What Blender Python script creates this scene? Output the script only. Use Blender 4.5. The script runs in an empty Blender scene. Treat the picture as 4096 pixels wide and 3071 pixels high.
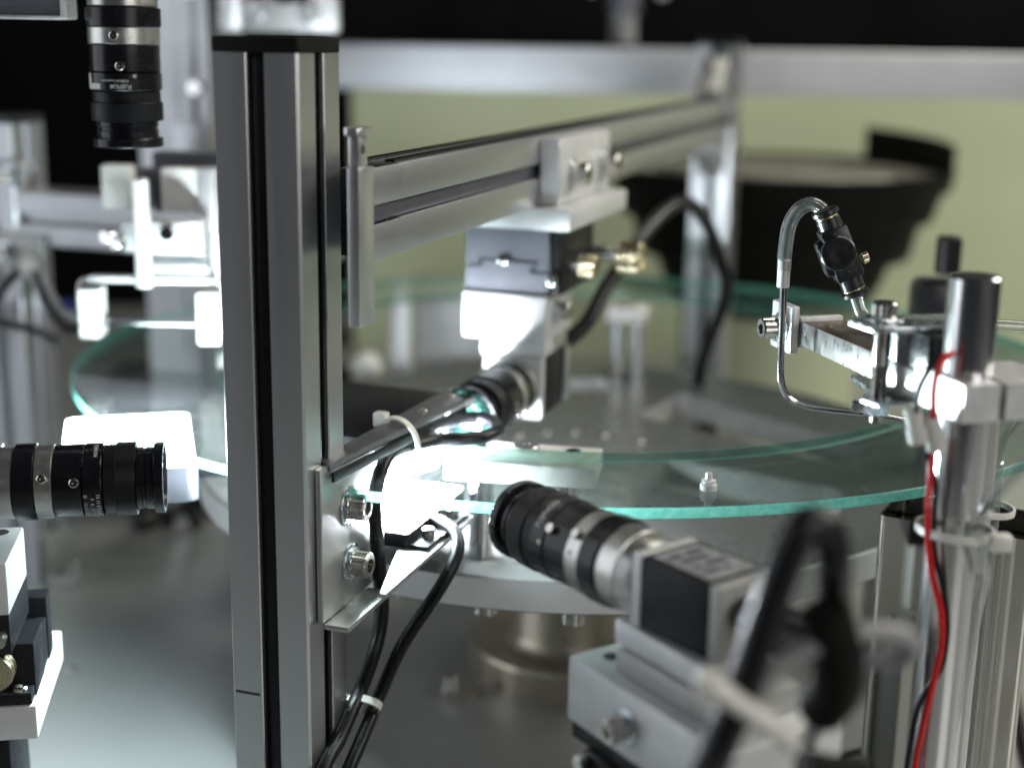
import bpy, bmesh, math, random
from mathutils import Vector, Matrix
random.seed(7)
S = bpy.context.scene
COL = S.collection
MM = 0.001
rad = math.radians

# ------------------------------------------------------------------ camera, light, exposure
cam_d = bpy.data.cameras.new("camera"); cam = bpy.data.objects.new("camera", cam_d); COL.objects.link(cam)
cam_d.sensor_width = 36.0; cam_d.lens = 50.0; cam_d.clip_start = 0.01; cam_d.clip_end = 50.0
PITCH, ROLL = 0.239, 0.0165
cam.location = (0, 0, 0.205)
cam.rotation_euler = (Matrix.Rotation(math.pi / 2 - PITCH, 4, 'X') @ Matrix.Rotation(ROLL, 4, 'Z')).to_euler()
cam_d.dof.use_dof = True; cam_d.dof.focus_distance = 0.66; cam_d.dof.aperture_fstop = 3.4; cam_d.dof.aperture_blades = 9
S.camera = cam

W = bpy.data.worlds.new("World"); S.world = W; W.use_nodes = True
W.node_tree.nodes["Background"].inputs[0].default_value = (0.80, 0.86, 1.0, 1)
W.node_tree.nodes["Background"].inputs[1].default_value = 0.022

def area(name, loc, target, sx, sy, power, col):
    d = bpy.data.lights.new(name, 'AREA'); d.shape = 'RECTANGLE'; d.size = sx; d.size_y = sy
    d.energy = power; d.color = col
    o = bpy.data.objects.new(name, d); COL.objects.link(o); o.location = loc
    o.rotation_euler = (Vector(target) - Vector(loc)).to_track_quat('-Z', 'Y').to_euler()
    return o
# unseen area lamps, added around the machine for their light alone
area("right_fill", (1.55, 1.05, 1.0), (0.05, 0.75, 0), 1.7, 0.6, 20, (1.0, 0.96, 0.88))  # added lamp at the right, brightens the post and beam faces
area("right_fill", (1.0, 1.40, 1.7), (0.75, 1.95, 0.0), 1.6, 0.4, 21, (1.0, 0.97, 0.84))  # added lamp on the back wall, so the post's right side reflects brighter
area("front_fill", (0.95, -0.60, 0.62), (0.05, 0.8, -0.15), 0.9, 0.8, 8.5, (1.0, 0.98, 0.93))  # added unseen fill from front right, lifts disc rim, pedestal and floor
area("left_fill", (-1.3, 0.58, 0.30), (0.1, 0.55, 0.0), 1.0, 1.5, 7.5, (0.90, 0.95, 1.0))  # added unseen fill at the left, draws the bright strip on the rods

S.view_settings.view_transform = 'Standard'; S.view_settings.look = 'None'
S.view_settings.exposure = 0.0; S.view_settings.gamma = 1.0
S.view_settings.use_curve_mapping = False
S.render.engine = 'CYCLES'
cy = S.cycles
cy.use_denoising = True
try: cy.denoiser = 'OPENIMAGEDENOISE'
except Exception: pass
cy.max_bounces = 10; cy.diffuse_bounces = 4; cy.glossy_bounces = 6; cy.transmission_bounces = 6
cy.transparent_max_bounces = 24; cy.caustics_reflective = False; cy.caustics_refractive = False
cy.sample_clamp_indirect = 6.0; cy.blur_glossy = 0.4
S.render.film_transparent = False

# ------------------------------------------------------------------ materials
M = {}
def new_mat(name):
    m = bpy.data.materials.new(name); m.use_nodes = True; nt = m.node_tree; nt.nodes.clear()
    out = nt.nodes.new("ShaderNodeOutputMaterial"); M[name] = m
    return m, nt, out
def noise(nt, scale, detail=4, stretch=None, rough=0.55):
    tc = nt.nodes.new("ShaderNodeTexCoord"); n = nt.nodes.new("ShaderNodeTexNoise")
    n.inputs["Scale"].default_value = scale; n.inputs["Detail"].default_value = detail; n.inputs["Roughness"].default_value = rough
    if stretch:
        mp = nt.nodes.new("ShaderNodeMapping"); mp.inputs["Scale"].default_value = stretch
        nt.links.new(tc.outputs["Object"], mp.inputs[0]); nt.links.new(mp.outputs[0], n.inputs["Vector"])
    else: nt.links.new(tc.outputs["Object"], n.inputs["Vector"])
    return n
def ramp(nt, src, lo, hi, a=0.35, b=0.65):
    r = nt.nodes.new("ShaderNodeMapRange"); r.inputs[1].default_value = a; r.inputs[2].default_value = b
    r.inputs[3].default_value = lo; r.inputs[4].default_value = hi
    nt.links.new(src, r.inputs[0]); return r.outputs[0]
def pbr(name, col, metal=0.0, rough=0.4, var=0.12, rvar=0.10, scale=60, stretch=None, bump=0.0, bscale=900, spec=0.5, coat=0.0, aniso=0.0):
    m, nt, out = new_mat(name)
    p = nt.nodes.new("ShaderNodeBsdfPrincipled"); nt.links.new(p.outputs[0], out.inputs[0])
    p.inputs["Metallic"].default_value = metal; p.inputs["Specular IOR Level"].default_value = spec
    p.inputs["Coat Weight"].default_value = coat; p.inputs["Anisotropic"].default_value = aniso
    n = noise(nt, scale, 5, stretch)
    mix = nt.nodes.new("ShaderNodeMix"); mix.data_type = 'RGBA'
    mix.inputs[6].default_value = tuple(c * (1 - var) for c in col) + (1,)
    mix.inputs[7].default_value = tuple(min(1, c * (1 + var)) for c in col) + (1,)
    nt.links.new(ramp(nt, n.outputs[0], 0, 1), mix.inputs[0]); nt.links.new(mix.outputs[2], p.inputs["Base Color"])
    n2 = noise(nt, scale * 2.3, 5, stretch)
    nt.links.new(ramp(nt, n2.outputs[0], max(0.02, rough - rvar), min(1, rough + rvar)), p.inputs["Roughness"])
    if bump > 0:
        n3 = noise(nt, bscale, 3, stretch); b = nt.nodes.new("ShaderNodeBump"); b.inputs["Strength"].default_value = bump
        b.inputs["Distance"].default_value = 0.0004
        nt.links.new(n3.outputs[0], b.inputs["Height"]); nt.links.new(b.outputs[0], p.inputs["Normal"])
    return m
pbr("anodised", (0.56, 0.57, 0.58), 0.9, 0.31, 0.03, 0.02, 40, (1, 1, 0.05), 0.04, 700)
pbr("anodised_flat", (0.66, 0.67, 0.68), 0.9, 0.33, 0.02, 0.015, 40, (1, 1, 1), 0.015, 1500)
pbr("machined", (0.74, 0.74, 0.75), 0.55, 0.40, 0.06, 0.06, 90, (1, 1, 1), 0.10, 1500)
pbr("brushed", (0.62, 0.61, 0.60), 0.95, 0.34, 0.10, 0.08, 110, (1, 1, 0.6), 0.10, 1200)
pbr("bar_grey", (0.20, 0.20, 0.21), 0.6, 0.38, 0.05, 0.04, 70, None, 0.05, 1400)
pbr("bracket_steel", (0.55, 0.55, 0.55), 0.85, 0.40, 0.04, 0.04, 60, None, 0.05, 1200)
pbr("plate_white", (0.72, 0.73, 0.74), 0.35, 0.42, 0.05, 0.05, 70, None, 0.10, 1800)
pbr("rim_white", (0.88, 0.89, 0.90), 0.0, 0.45, 0.03, 0.04, 70, None, 0.08, 1800)
pbr("rail_grey", (0.44, 0.45, 0.47), 0.85, 0.36, 0.03, 0.03, 20, None, 0.02, 1500)
pbr("stage_grey", (0.13, 0.133, 0.155), 0.5, 0.44, 0.06, 0.05, 80, None, 0.08, 1600)
pbr("black_anodised", (0.008, 0.008, 0.010), 0.0, 0.42, 0.15, 0.06, 120, None, 0.05, 1600, spec=0.28)
pbr("black_satin", (0.009, 0.009, 0.012), 0.0, 0.24, 0.15, 0.04, 120, None, 0.03, 1600, spec=0.38)
pbr("black_plastic", (0.018, 0.018, 0.021), 0.0, 0.30, 0.2, 0.06, 200, None, 0.08, 900, spec=0.4)
pbr("bowl_black", (0.007, 0.007, 0.006), 0.0, 0.6, 0.2, 0.08, 30, None, 0.1, 600, spec=0.12)
pbr("bowl_lining", (0.26, 0.25, 0.22), 0.2, 0.45, 0.35, 0.1, 25, None, 0.1, 600)
pbr("rubber", (0.008, 0.008, 0.010), 0.0, 0.33, 0.2, 0.06, 150, None, 0.05, 900, spec=0.35)
pbr("rubber_grey", (0.30, 0.30, 0.31), 0.0, 0.45, 0.1, 0.06, 100)
pbr("chrome", (0.80, 0.80, 0.82), 1.0, 0.08, 0.03, 0.04, 60, (1, 1, 0.1))
pbr("rod_steel", (0.74, 0.74, 0.75), 1.0, 0.19, 0.02, 0.02, 60, (1, 1, 0.1))
pbr("steel", (0.58, 0.56, 0.53), 1.0, 0.20, 0.10, 0.08, 200, None, 0.05, 1500)
pbr("mirror_steel", (0.70, 0.68, 0.63), 1.0, 0.035, 0.02, 0.012, 20, None)
pbr("zinc", (0.60, 0.66, 0.70), 1.0, 0.26, 0.06, 0.06, 150, None, 0.08, 1200)
pbr("nickel", (0.52, 0.46, 0.38), 0.75, 0.34, 0.10, 0.07, 60, (1, 1, 0.2), 0.05, 900)
pbr("brass", (0.60, 0.53, 0.36), 1.0, 0.28, 0.10, 0.07, 100)
pbr("lens_silver", (0.55, 0.55, 0.53), 0.9, 0.33, 0.05, 0.05, 120)
pbr("nylon", (0.78, 0.77, 0.73), 0.0, 0.42, 0.04, 0.05, 80)
pbr("connector_white", (0.72, 0.71, 0.68), 0.0, 0.40, 0.05, 0.05, 80)
pbr("red_wire", (0.62, 0.010, 0.014), 0.0, 0.30, 0.05, 0.05, 80)
pbr("blue_plastic", (0.01, 0.03, 0.22), 0.0, 0.35)
pbr("marker_ink", (0.04, 0.04, 0.05), 0.0, 0.6)
pbr("print_white", (0.72, 0.72, 0.70), 0.0, 0.55, 0.03, 0.03)
pbr("label_paper", (0.34, 0.36, 0.37), 0.0, 0.5, 0.25, 0.05, 160)
pbr("khaki_wall", (0.56, 0.61, 0.41), 0.0, 0.55, 0.03, 0.04, 3)
pbr("enclosure_black", (0.004, 0.004, 0.005), 0.0, 0.7, 0.3, 0.1, 4, spec=0.05)
pbr("base_grey", (0.36, 0.37, 0.365), 0.3, 0.33, 0.04, 0.04, 9, None, 0.05, 1400)
pbr("disc_grey", (0.16, 0.165, 0.16), 0.40, 0.30, 0.05, 0.05, 20, None, 0.05, 1500)
pbr("arm_dark", (0.20, 0.17, 0.14), 0.8, 0.40, 0.12, 0.08, 90, None, 0.1, 1200)
pbr("grey_casting", (0.42, 0.42, 0.41), 0.5, 0.45, 0.08, 0.06, 60, None, 0.1, 900)

def emit(name, col, strength):
    m, nt, out = new_mat(name); e = nt.nodes.new("ShaderNodeEmission")
    e.inputs[0].default_value = col + (1,); e.inputs[1].default_value = strength; nt.links.new(e.outputs[0], out.inputs[0])
emit("led", (0.86, 0.93, 1.0), 520.0)
emit("led_left", (0.86, 0.93, 1.0), 46.0)
emit("led_soft", (0.86, 0.93, 1.0), 260.0)

def schlick(nt, f0=0.042):
    """same reflectance from both sides of a thin pane"""
    ge = nt.nodes.new("ShaderNodeNewGeometry"); dt = nt.nodes.new("ShaderNodeVectorMath"); dt.operation = 'DOT_PRODUCT'
    nt.links.new(ge.outputs["Normal"], dt.inputs[0]); nt.links.new(ge.outputs["Incoming"], dt.inputs[1])
    def mth(op, a, b=None):
        n = nt.nodes.new("ShaderNodeMath"); n.operation = op
        for i, q in enumerate((a, b)):
            if q is None: continue
            if isinstance(q, (int, float)): n.inputs[i].default_value = q
            else: nt.links.new(q, n.inputs[i])
        return n.outputs[0]
    c = mth('ABSOLUTE', dt.outputs["Value"]); q = mth('POWER', mth('SUBTRACT', 1.0, c), 5.0)
    return mth('ADD', mth('MULTIPLY', q, 1 - f0), f0)
def glass_sheet():
    m, nt, out = new_mat("glass")
    tr = nt.nodes.new("ShaderNodeBsdfTransparent"); tr.inputs[0].default_value = (0.90, 0.965, 0.945, 1)
    gl = nt.nodes.new("ShaderNodeBsdfGlossy"); gl.inputs["Roughness"].default_value = 0.015
    mx = nt.nodes.new("ShaderNodeMixShader"); nt.links.new(schlick(nt), mx.inputs[0]); nt.links.new(tr.outputs[0], mx.inputs[1]); nt.links.new(gl.outputs[0], mx.inputs[2])
    # dust film
    df = nt.nodes.new("ShaderNodeBsdfDiffuse"); df.inputs[0].default_value = (0.8, 0.82, 0.84, 1)
    tl = nt.nodes.new("ShaderNodeBsdfTranslucent"); tl.inputs[0].default_value = (0.8, 0.84, 0.88, 1)
    ds = nt.nodes.new("ShaderNodeMixShader"); ds.inputs[0].default_value = 0.35
    sg_ = nt.nodes.new("ShaderNodeBsdfGlossy"); sg_.inputs["Roughness"].default_value = 0.42
    dg_ = nt.nodes.new("ShaderNodeMixShader"); dg_.inputs[0].default_value = 0.7; nt.links.new(df.outputs[0], dg_.inputs[1]); nt.links.new(sg_.outputs[0], dg_.inputs[2])
    nt.links.new(dg_.outputs[0], ds.inputs[1]); nt.links.new(tl.outputs[0], ds.inputs[2])
    n1 = noise(nt, 420, 3); n2 = noise(nt, 9, 4)
    a = ramp(nt, n1.outputs[0], 0.0, 0.42, 0.60, 0.76); b = ramp(nt, n2.outputs[0], 0.25, 1.0, 0.42, 0.62)
    mu = nt.nodes.new("ShaderNodeMath"); mu.operation = 'MULTIPLY'; nt.links.new(a, mu.inputs[0]); nt.links.new(b, mu.inputs[1])
    ad = nt.nodes.new("ShaderNodeMath"); ad.operation = 'ADD'; nt.links.new(mu.outputs[0], ad.inputs[0]); ad.inputs[1].default_value = 0.008
    fx = nt.nodes.new("ShaderNodeMixShader"); nt.links.new(ad.outputs[0], fx.inputs[0]); nt.links.new(mx.outputs[0], fx.inputs[1]); nt.links.new(ds.outputs[0], fx.inputs[2])
    nt.links.new(fx.outputs[0], out.inputs[0])
    # green edges: outer ground matt, colour lifted to stand for piped light; inner clearer
    for nm, c0, c1, clear in (("glass_edge", (0.12, 0.52, 0.42, 1), (0.25, 0.72, 0.60, 1), 0.22), ("glass_edge_inner", (0.03, 0.26, 0.20, 1), (0.06, 0.36, 0.28, 1), 0.80)):
        m, nt, out = new_mat(nm)
        df = nt.nodes.new("ShaderNodeBsdfDiffuse"); tl = nt.nodes.new("ShaderNodeBsdfTranslucent"); gl = nt.nodes.new("ShaderNodeBsdfGlossy")
        n = noise(nt, 300, 4); mixc = nt.nodes.new("ShaderNodeMix"); mixc.data_type = 'RGBA'
        mixc.inputs[6].default_value = c0; mixc.inputs[7].default_value = c1
        nt.links.new(ramp(nt, n.outputs[0], 0, 1, 0.3, 0.7), mixc.inputs[0])
        nt.links.new(mixc.outputs[2], df.inputs[0]); nt.links.new(mixc.outputs[2], tl.inputs[0])
        gl.inputs["Roughness"].default_value = 0.25
        a = nt.nodes.new("ShaderNodeMixShader"); a.inputs[0].default_value = 0.62; nt.links.new(df.outputs[0], a.inputs[1]); nt.links.new(tl.outputs[0], a.inputs[2])
        if clear:
            tr = nt.nodes.new("ShaderNodeBsdfTransparent"); tr.inputs[0].default_value = (0.62, 0.86, 0.78, 1)
            a2 = nt.nodes.new("ShaderNodeMixShader"); a2.inputs[0].default_value = clear; nt.links.new(a.outputs[0], a2.inputs[1]); nt.links.new(tr.outputs[0], a2.inputs[2]); a = a2
        b = nt.nodes.new("ShaderNodeMixShader"); nt.links.new(schlick(nt), b.inputs[0]); nt.links.new(a.outputs[0], b.inputs[1]); nt.links.new(gl.outputs[0], b.inputs[2])
        nt.links.new(b.outputs[0], out.inputs[0])
    # clear hose / acrylic
    m, nt, out = new_mat("clear_hose")
    tr = nt.nodes.new("ShaderNodeBsdfTransparent"); tr.inputs[0].default_value = (0.80, 0.83, 0.82, 1)
    gl = nt.nodes.new("ShaderNodeBsdfGlossy"); gl.inputs["Roughness"].default_value = 0.06
    df = nt.nodes.new("ShaderNodeBsdfDiffuse"); df.inputs[0].default_value = (0.75, 0.77, 0.78, 1)
    a = nt.nodes.new("ShaderNodeMixShader"); a.inputs[0].default_value = 0.10; nt.links.new(tr.outputs[0], a.inputs[1]); nt.links.new(df.outputs[0], a.inputs[2])
    b = nt.nodes.new("ShaderNodeMixShader"); nt.links.new(schlick(nt, 0.10), b.inputs[0]); nt.links.new(a.outputs[0], b.inputs[1]); nt.links.new(gl.outputs[0], b.inputs[2])
    nt.links.new(b.outputs[0], out.inputs[0])
    # milky moulded plastic
    m, nt, out = new_mat("clear_plastic")
    p = nt.nodes.new("ShaderNodeBsdfPrincipled"); p.inputs["Base Color"].default_value = (0.92, 0.94, 0.98, 1); p.inputs["Roughness"].default_value = 0.15
    p.inputs["Subsurface Weight"].default_value = 0.6; p.inputs["Subsurface Radius"].default_value = (0.004, 0.004, 0.004)
    nt.links.new(p.outputs[0], out.inputs[0])
    # coated lens element
    m, nt, out = new_mat("lens_glass")
    df = nt.nodes.new("ShaderNodeBsdfDiffuse"); df.inputs[0].default_value = (0.004, 0.012, 0.010, 1)
    gl = nt.nodes.new("ShaderNodeBsdfGlossy"); gl.inputs["Roughness"].default_value = 0.03; gl.inputs[0].default_value = (0.35, 0.85, 0.72, 1)
    b = nt.nodes.new("ShaderNodeMixShader"); b.inputs[0].default_value = 0.22; nt.links.new(df.outputs[0], b.inputs[1]); nt.links.new(gl.outputs[0], b.inputs[2])
    nt.links.new(b.outputs[0], out.inputs[0])
glass_sheet()

# ------------------------------------------------------------------ builders (all lengths in millimetres)
class Thing:
    """One top-level thing. Shapes are given in a frame turned by az degrees from the view axis; org is the thing's base in it."""
    def __init__(s, name, label, cat, org, az=0.0, group=None, kind=None):
        s.az = rad(az); s.org = Vector(org)
        s.o = bpy.data.objects.new(name, None); COL.objects.link(s.o)
        s.o.empty_display_size = 0.01
        a, b, z = org; c, q = math.cos(s.az), math.sin(s.az)
        s.o.location = ((a * c + b * q) * MM, (-a * q + b * c) * MM, z * MM); s.o.rotation_euler = (0, 0, -s.az)
        s.o["label"] = label; s.o["category"] = cat
        if group: s.o["group"] = group
        if kind: s.o["kind"] = kind
    def part(s, name, bm, mat, parent=None, label=None, smooth=25.9, kind=None):
        me = bpy.data.meshes.new(name)
        bmesh.ops.translate(bm, verts=bm.verts, vec=-s.org); bmesh.ops.scale(bm, vec=(MM, MM, MM), verts=bm.verts)
        bmesh.ops.recalc_face_normals(bm, faces=bm.faces)
        bm.to_mesh(me); bm.free()
        mats = mat if isinstance(mat, (list, tuple)) else [mat]
        for x in mats: me.materials.append(M[x])
        for p in me.polygons: p.use_smooth = True
        me.set_sharp_from_angle(angle=rad(smooth))
        o = bpy.data.objects.new(name, me); COL.objects.link(o); o.parent = parent if parent else s.o
        if label: o["label"] = label
        if kind: o["kind"] = kind
        return o
def B(): return bmesh.new()
def box(bm, x0, x1, y0, y1, z0, z1, bev=0.4, seg=2, mi=0):
    x0, x1 = min(x0, x1), max(x0, x1); y0, y1 = min(y0, y1), max(y0, y1); z0, z1 = min(z0, z1), max(z0, z1)
    r = bmesh.ops.create_cube(bm, size=1.0); vs = r['verts']
    for v in vs:
        v.co = Vector(((x0 + x1) / 2 + v.co.x * (x1 - x0), (y0 + y1) / 2 + v.co.y * (y1 - y0), (z0 + z1) / 2 + v.co.z * (z1 - z0)))
    if bev > 0:
        b = min(bev, 0.3 * min(x1 - x0, y1 - y0, z1 - z0))
        es = list({e for v in vs for e in v.link_edges})
        bmesh.ops.bevel(bm, geom=es, offset=b, segments=seg, affect='EDGES', profile=0.5)
    return bm
def rbox(bm, x0, x1, y0, y1, z0, z1, r=3, bev=0.4):
    """box with rounded vertical corners"""
    pts = []
    for cx, cyy, a0 in ((x1 - r, y1 - r, 0), (x0 + r, y1 - r, 90), (x0 + r, y0 + r, 180), (x1 - r, y0 + r, 270)):
        for k in range(6):
            a = rad(a0 + 18 * k); pts.append((cx + r * math.cos(a), cyy + r * math.sin(a)))
    return prism(bm, pts, 'z', z0, z1, bev)
def prism(bm, pts, axis, t0, t1, bev=0.0):
    """pts 2D polygon extruded along axis. axis z:(x,y)  x:(y,z)  y:(x,z)"""
    def P(p, t): return {'z': (p[0], p[1], t), 'x': (t, p[0], p[1]), 'y': (p[0], t, p[1])}[axis]
    A = [bm.verts.new(P(p, t0)) for p in pts]; Bv = [bm.verts.new(P(p, t1)) for p in pts]; n = len(pts)
    fa = bm.faces.new(A[::-1]); fb = bm.faces.new(Bv)
    for i in range(n): bm.faces.new((A[i], A[(i + 1) % n], Bv[(i + 1) % n], Bv[i]))
    if bev > 0:
        es = list(fa.edges) + list(fb.edges)
        bmesh.ops.bevel(bm, geom=es, offset=bev, segments=2, affect='EDGES', profile=0.5)
    return bm
def basis(d):
    d = Vector(d).normalized(); up = Vector((0, 0, 1)) if abs(d.z) < 0.95 else Vector((0, 1, 0))
    x = up.cross(d).normalized(); return x, d.cross(x).normalized(), d
def lathe(bm, p, d, prof, n=40, knurl=0):
    """prof: list of (radius, t along d); knurl: depth of ridges on rings flagged with a third value"""
    x, y, w = basis(d); p = Vector(p); rings = []
    for q in prof:
        r, t = q[0], q[1]; k = len(q) > 2 and q[2]
        if r <= 1e-6: rings.append([bm.verts.new(p + w * t)]); continue
        ring = []
        for i in range(n):
            a = 2 * math.pi * i / n; rr = r - (k if (k and i % 2) else 0)
            ring.append(bm.verts.new(p + w * t + x * rr * math.cos(a) + y * rr * math.sin(a)))
        rings.append(ring)
    for A, C in zip(rings, rings[1:]):
        if len(A) == 1 and len(C) == 1: continue
        for i in range(n):
            j = (i + 1) % n
            if len(A) == 1: bm.faces.new((A[0], C[i], C[j]))
            elif len(C) == 1: bm.faces.new((A[i], A[j], C[0]))
            else: bm.faces.new((A[i], A[j], C[j], C[i]))
    if len(rings[0]) > 1: bm.faces.new(rings[0][::-1])
    if len(rings[-1]) > 1: bm.faces.new(rings[-1])
    return bm
def cyl(bm, p, d, r, h, n=32, bev=0.4):
    b = min(bev, 0.3 * r, 0.3 * abs(h)); return lathe(bm, p, d, [(r - b, 0), (r, b), (r, h - b), (r - b, h)], n)
def spline(pts, k=8):
    P = [Vector(p) for p in pts]; P = [P[0] * 2 - P[1]] + P + [P[-1] * 2 - P[-2]]; out = []
    for i in range(1, len(P) - 2):
        a, b, c, d = P[i - 1:i + 3]
        for j in range(k):
            t = j / k
            out.append(0.5 * ((2 * b) + (c - a) * t + (2 * a - 5 * b + 4 * c - d) * t * t + (3 * b - a - 3 * c + d) * t ** 3))
    out.append(P[-2]); return out
def tube(bm, pts, r, n=14, k=8, flat=None):
    n = max(n, 16); P = spline(pts, k); N = len(P); prev = None; rings = []
    for i, p in enumerate(P):
        d = (P[min(i + 1, N - 1)] - P[max(i - 1, 0)]).normalized()
        if prev is None: x = basis(d)[0]
        else:
            x = prev - d * prev.dot(d); x.normalize()
        prev = x; y = d.cross(x)
        rings.append([bm.verts.new(p + (x * math.cos(2 * math.pi * j / n) * r + y * math.sin(2 * math.pi * j / n) * (flat or r))) for j in range(n)])
    for A, C in zip(rings, rings[1:]):
        for j in range(n): bm.faces.new((A[j], A[(j + 1) % n], C[(j + 1) % n], C[j]))
    bm.faces.new(rings[0][::-1]); bm.faces.new(rings[-1]); return bm
def bolt(t, p, d, r=4.2, h=5.0, washer=6.5, mat="steel", wmat="zinc", parent=None, knurled=True):
    """socket head cap screw with its washers, head towards d"""
    d = Vector(d).normalized(); p = Vector(p); s = 0.0
    bm = B()
    if washer:
        s = 2.2
    n = 44 if knurled else 32; k = 0.10 * r * 0.5
    lathe(bm, p + d * s, d, [(r * 0.98, 0), (r, 0.3), (r, 0.5, k), (r, h - 0.8, k), (r, h - 0.7), (r * 0.88, h), (r * 0.52, h), (r * 0.50, h * 0.45), (0, h * 0.42)], n)
    b = t.part("bolt", bm, mat, parent)
    if washer:
        w = B(); lathe(w, p, d, [(washer * .96, 0), (washer, 0.2), (washer, 1.0), (washer * .94, 1.2), (washer * .8, 1.2), (washer * .8, 2.1), (r * .9, 2.2)], 36)
        t.part("washer", w, wmat, parent)
    return b
def tslot(w, h, sides="lrtb", s=8.2, lip=2.2, deep=9.0, und=6.6, r=1.1, off=None):
    """closed outline of a slotted aluminium profile, centred on 0,0"""
    pts = []
    def side(p, q, has, cs=(0.0,)):
        p, q = Vector(p), Vector(q); d = (q - p).normalized(); nrm = Vector((-d.y, d.x)); L = (q - p).length; mid = (p + q) / 2
        pts.append(p + d * r)
        if has:
            for c0 in cs:
                m0 = mid + d * c0
                pts.extend([m0 - d * (s / 2 + .5), m0 - d * s / 2 + nrm * .5, m0 - d * s / 2 + nrm * lip, m0 - d * und + nrm * (lip + .6), m0 - d * (und - .3) + nrm * (deep - 3), m0 - d * 3 + nrm * deep,
                            m0 + d * 3 + nrm * deep, m0 + d * (und - .3) + nrm * (deep - 3), m0 + d * und + nrm * (lip + .6), m0 + d * s / 2 + nrm * lip, m0 + d * s / 2 + nrm * .5, m0 + d * (s / 2 + .5)])
        pts.append(q - d * r)
    x, y = w / 2, h / 2
    side((-x, -y), (x, -y), 'b' in sides); side((x, -y), (x, y), 'r' in sides); side((x, y), (-x, y), 't' in sides); side((-x, y), (-x, -y), 'l' in sides)
    return [(p.x, p.y) for p in pts]
def profile(bm, w, h, axis, c, t0, t1, sides="lrtb", **kw):
    return prism(bm, [(p[0] + c[0], p[1] + c[1]) for p in tslot(w, h, sides, **kw)], axis, t0, t1)

def wrap_text(body, size, axis_p, axis_d, r, ang, t, flip=False, along=False):
    """flat lettering bent round a cylinder: centre at angle ang (rad) and distance t along the axis"""
    cu = bpy.data.curves.new("lettering", 'FONT'); cu.body = body; cu.size = size; cu.align_x = 'CENTER'; cu.align_y = 'CENTER'; cu.resolution_u = 2
    cu.offset = 0.012 * size
    tmp = bpy.data.objects.new("lettering", cu); COL.objects.link(tmp)
    me = bpy.data.meshes.new_from_object(tmp); bpy.data.objects.remove(tmp); bm = B(); bm.from_mesh(me); bpy.data.meshes.remove(me)
    x, y, w = basis(axis_d); p = Vector(axis_p); sg = -1 if flip else 1
    for v in bm.verts:
        u, q = v.co.x * sg, v.co.y * sg
        if along: u, q = -q, u
        a = ang + u / r; v.co = p + w * (t + q) + (x * math.cos(a) + y * math.sin(a)) * (r + 0.06)
    return bm

# ================================================================== setting
def sheet(name, x0, x1, y0, y1, z0, z1, mat, bev=0.5):
    bm = B(); box(bm, x0, x1, y0, y1, z0, z1, bev)
    me = bpy.data.meshes.new(name); bmesh.ops.scale(bm, vec=(MM, MM, MM), verts=bm.verts); bm.to_mesh(me); bm.free()
    me.materials.append(M[mat]); o = bpy.data.objects.new(name, me); COL.objects.link(o); o["kind"] = "structure"; return o
FLOOR = -225
sheet("floor", -1500, 1500, -300, 2300, FLOOR - 15, FLOOR, "base_grey")
sheet("wall_back", -222, 1700, 1950, 1970, FLOOR + 0.5, 165, "khaki_wall")
sheet("enclosure_back", -1500, 1500, 2250, 2270, FLOOR + 0.5, 1500, "enclosure_black")

# enclosure rail across the back
t = Thing("enclosure_rail", "wide grey aluminium rail running across the back above the khaki panel", "rail", (180, 1600, 141), 0)
bm = B(); profile(bm, 40, 48, 'x', (1600, 171), -205, 900, "t"); t.part("profile", bm, "rail_grey")

# machinery in the dark above the rail, hardly lit
t = Thing("hanging_gripper", "dark cylinder with grey collar in the black above the back rail", "gripper", (122, 1700, 250))
bm = B(); cyl(bm, (122, 1700, 200), (0, 0, 1), 15, 34); t.part("body", bm, "rubber_grey")
bm = B(); cyl(bm, (122, 1700, 234.3), (0, 0, 1), 20, 60); t.part("collar", bm, "stage_grey")
bm = B(); box(bm, 112, 132, 1714, 1730, 150, 200); t.part("stem", bm, "black_anodised")
for i, (x, z) in enumerate(((85, 262), (165, 258))):
    bm = B(); cyl(bm, (x, 1695, z), (0, -1, 0), 8, 8); t.part("knob", bm, "grey_casting")
bm = B(); box(bm, 60, 190, 1696, 1740, 285, 320); t.part("crosshead", bm, "black_anodised")

# ================================================================== turntable: pedestal, white disc, glass ring
CX, CY = 42.3, 934.0
t = Thing("turntable", "pale grey metal disc on a nickel pedestal under the glass ring", "turntable", (CX, CY, FLOOR))
def cut(bm, cutters):
    """bm minus prisms (round-cornered openings milled through it)"""
    def tmp(b, n):
        me = bpy.data.meshes.new(n); bmesh.ops.recalc_face_normals(b, faces=b.faces); b.to_mesh(me); b.free(); o = bpy.data.objects.new(n, me); COL.objects.link(o); return o
    o = tmp(bm, "cut_body"); cs = [tmp(c, "cutter") for c in cutters]
    for c in cs:
        md = o.modifiers.new("cut", 'BOOLEAN'); md.operation = 'DIFFERENCE'; md.object = c; md.solver = 'EXACT'
    dg = bpy.context.evaluated_depsgraph_get(); me = bpy.data.meshes.new_from_object(o.evaluated_get(dg)); out = B(); out.from_mesh(me)
    for q in [o] + cs:
        m_ = q.data; bpy.data.objects.remove(q); bpy.data.meshes.remove(m_)
    bpy.data.meshes.remove(me); return out
def round_poly(pts, r):
    out = []; n_ = len(pts)
    for i in range(n_):
        a, b, c = (Vector(pts[i - 1]), Vector(pts[i]), Vector(pts[(i + 1) % n_])); u = (a - b).normalized(); v = (c - b).normalized()
        for k in range(6):
            t_ = k / 5; out.append(b + u * r * (1 - t_) ** 2 + v * r * t_ ** 2)
    return [(p.x, p.y) for p in out]
bm = B(); lathe(bm, (CX, CY, -84), (0, 0, 1), [(0, 0), (249, 0), (250, 1), (250, 17), (249, 18), (0, 18)], 160)
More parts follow.
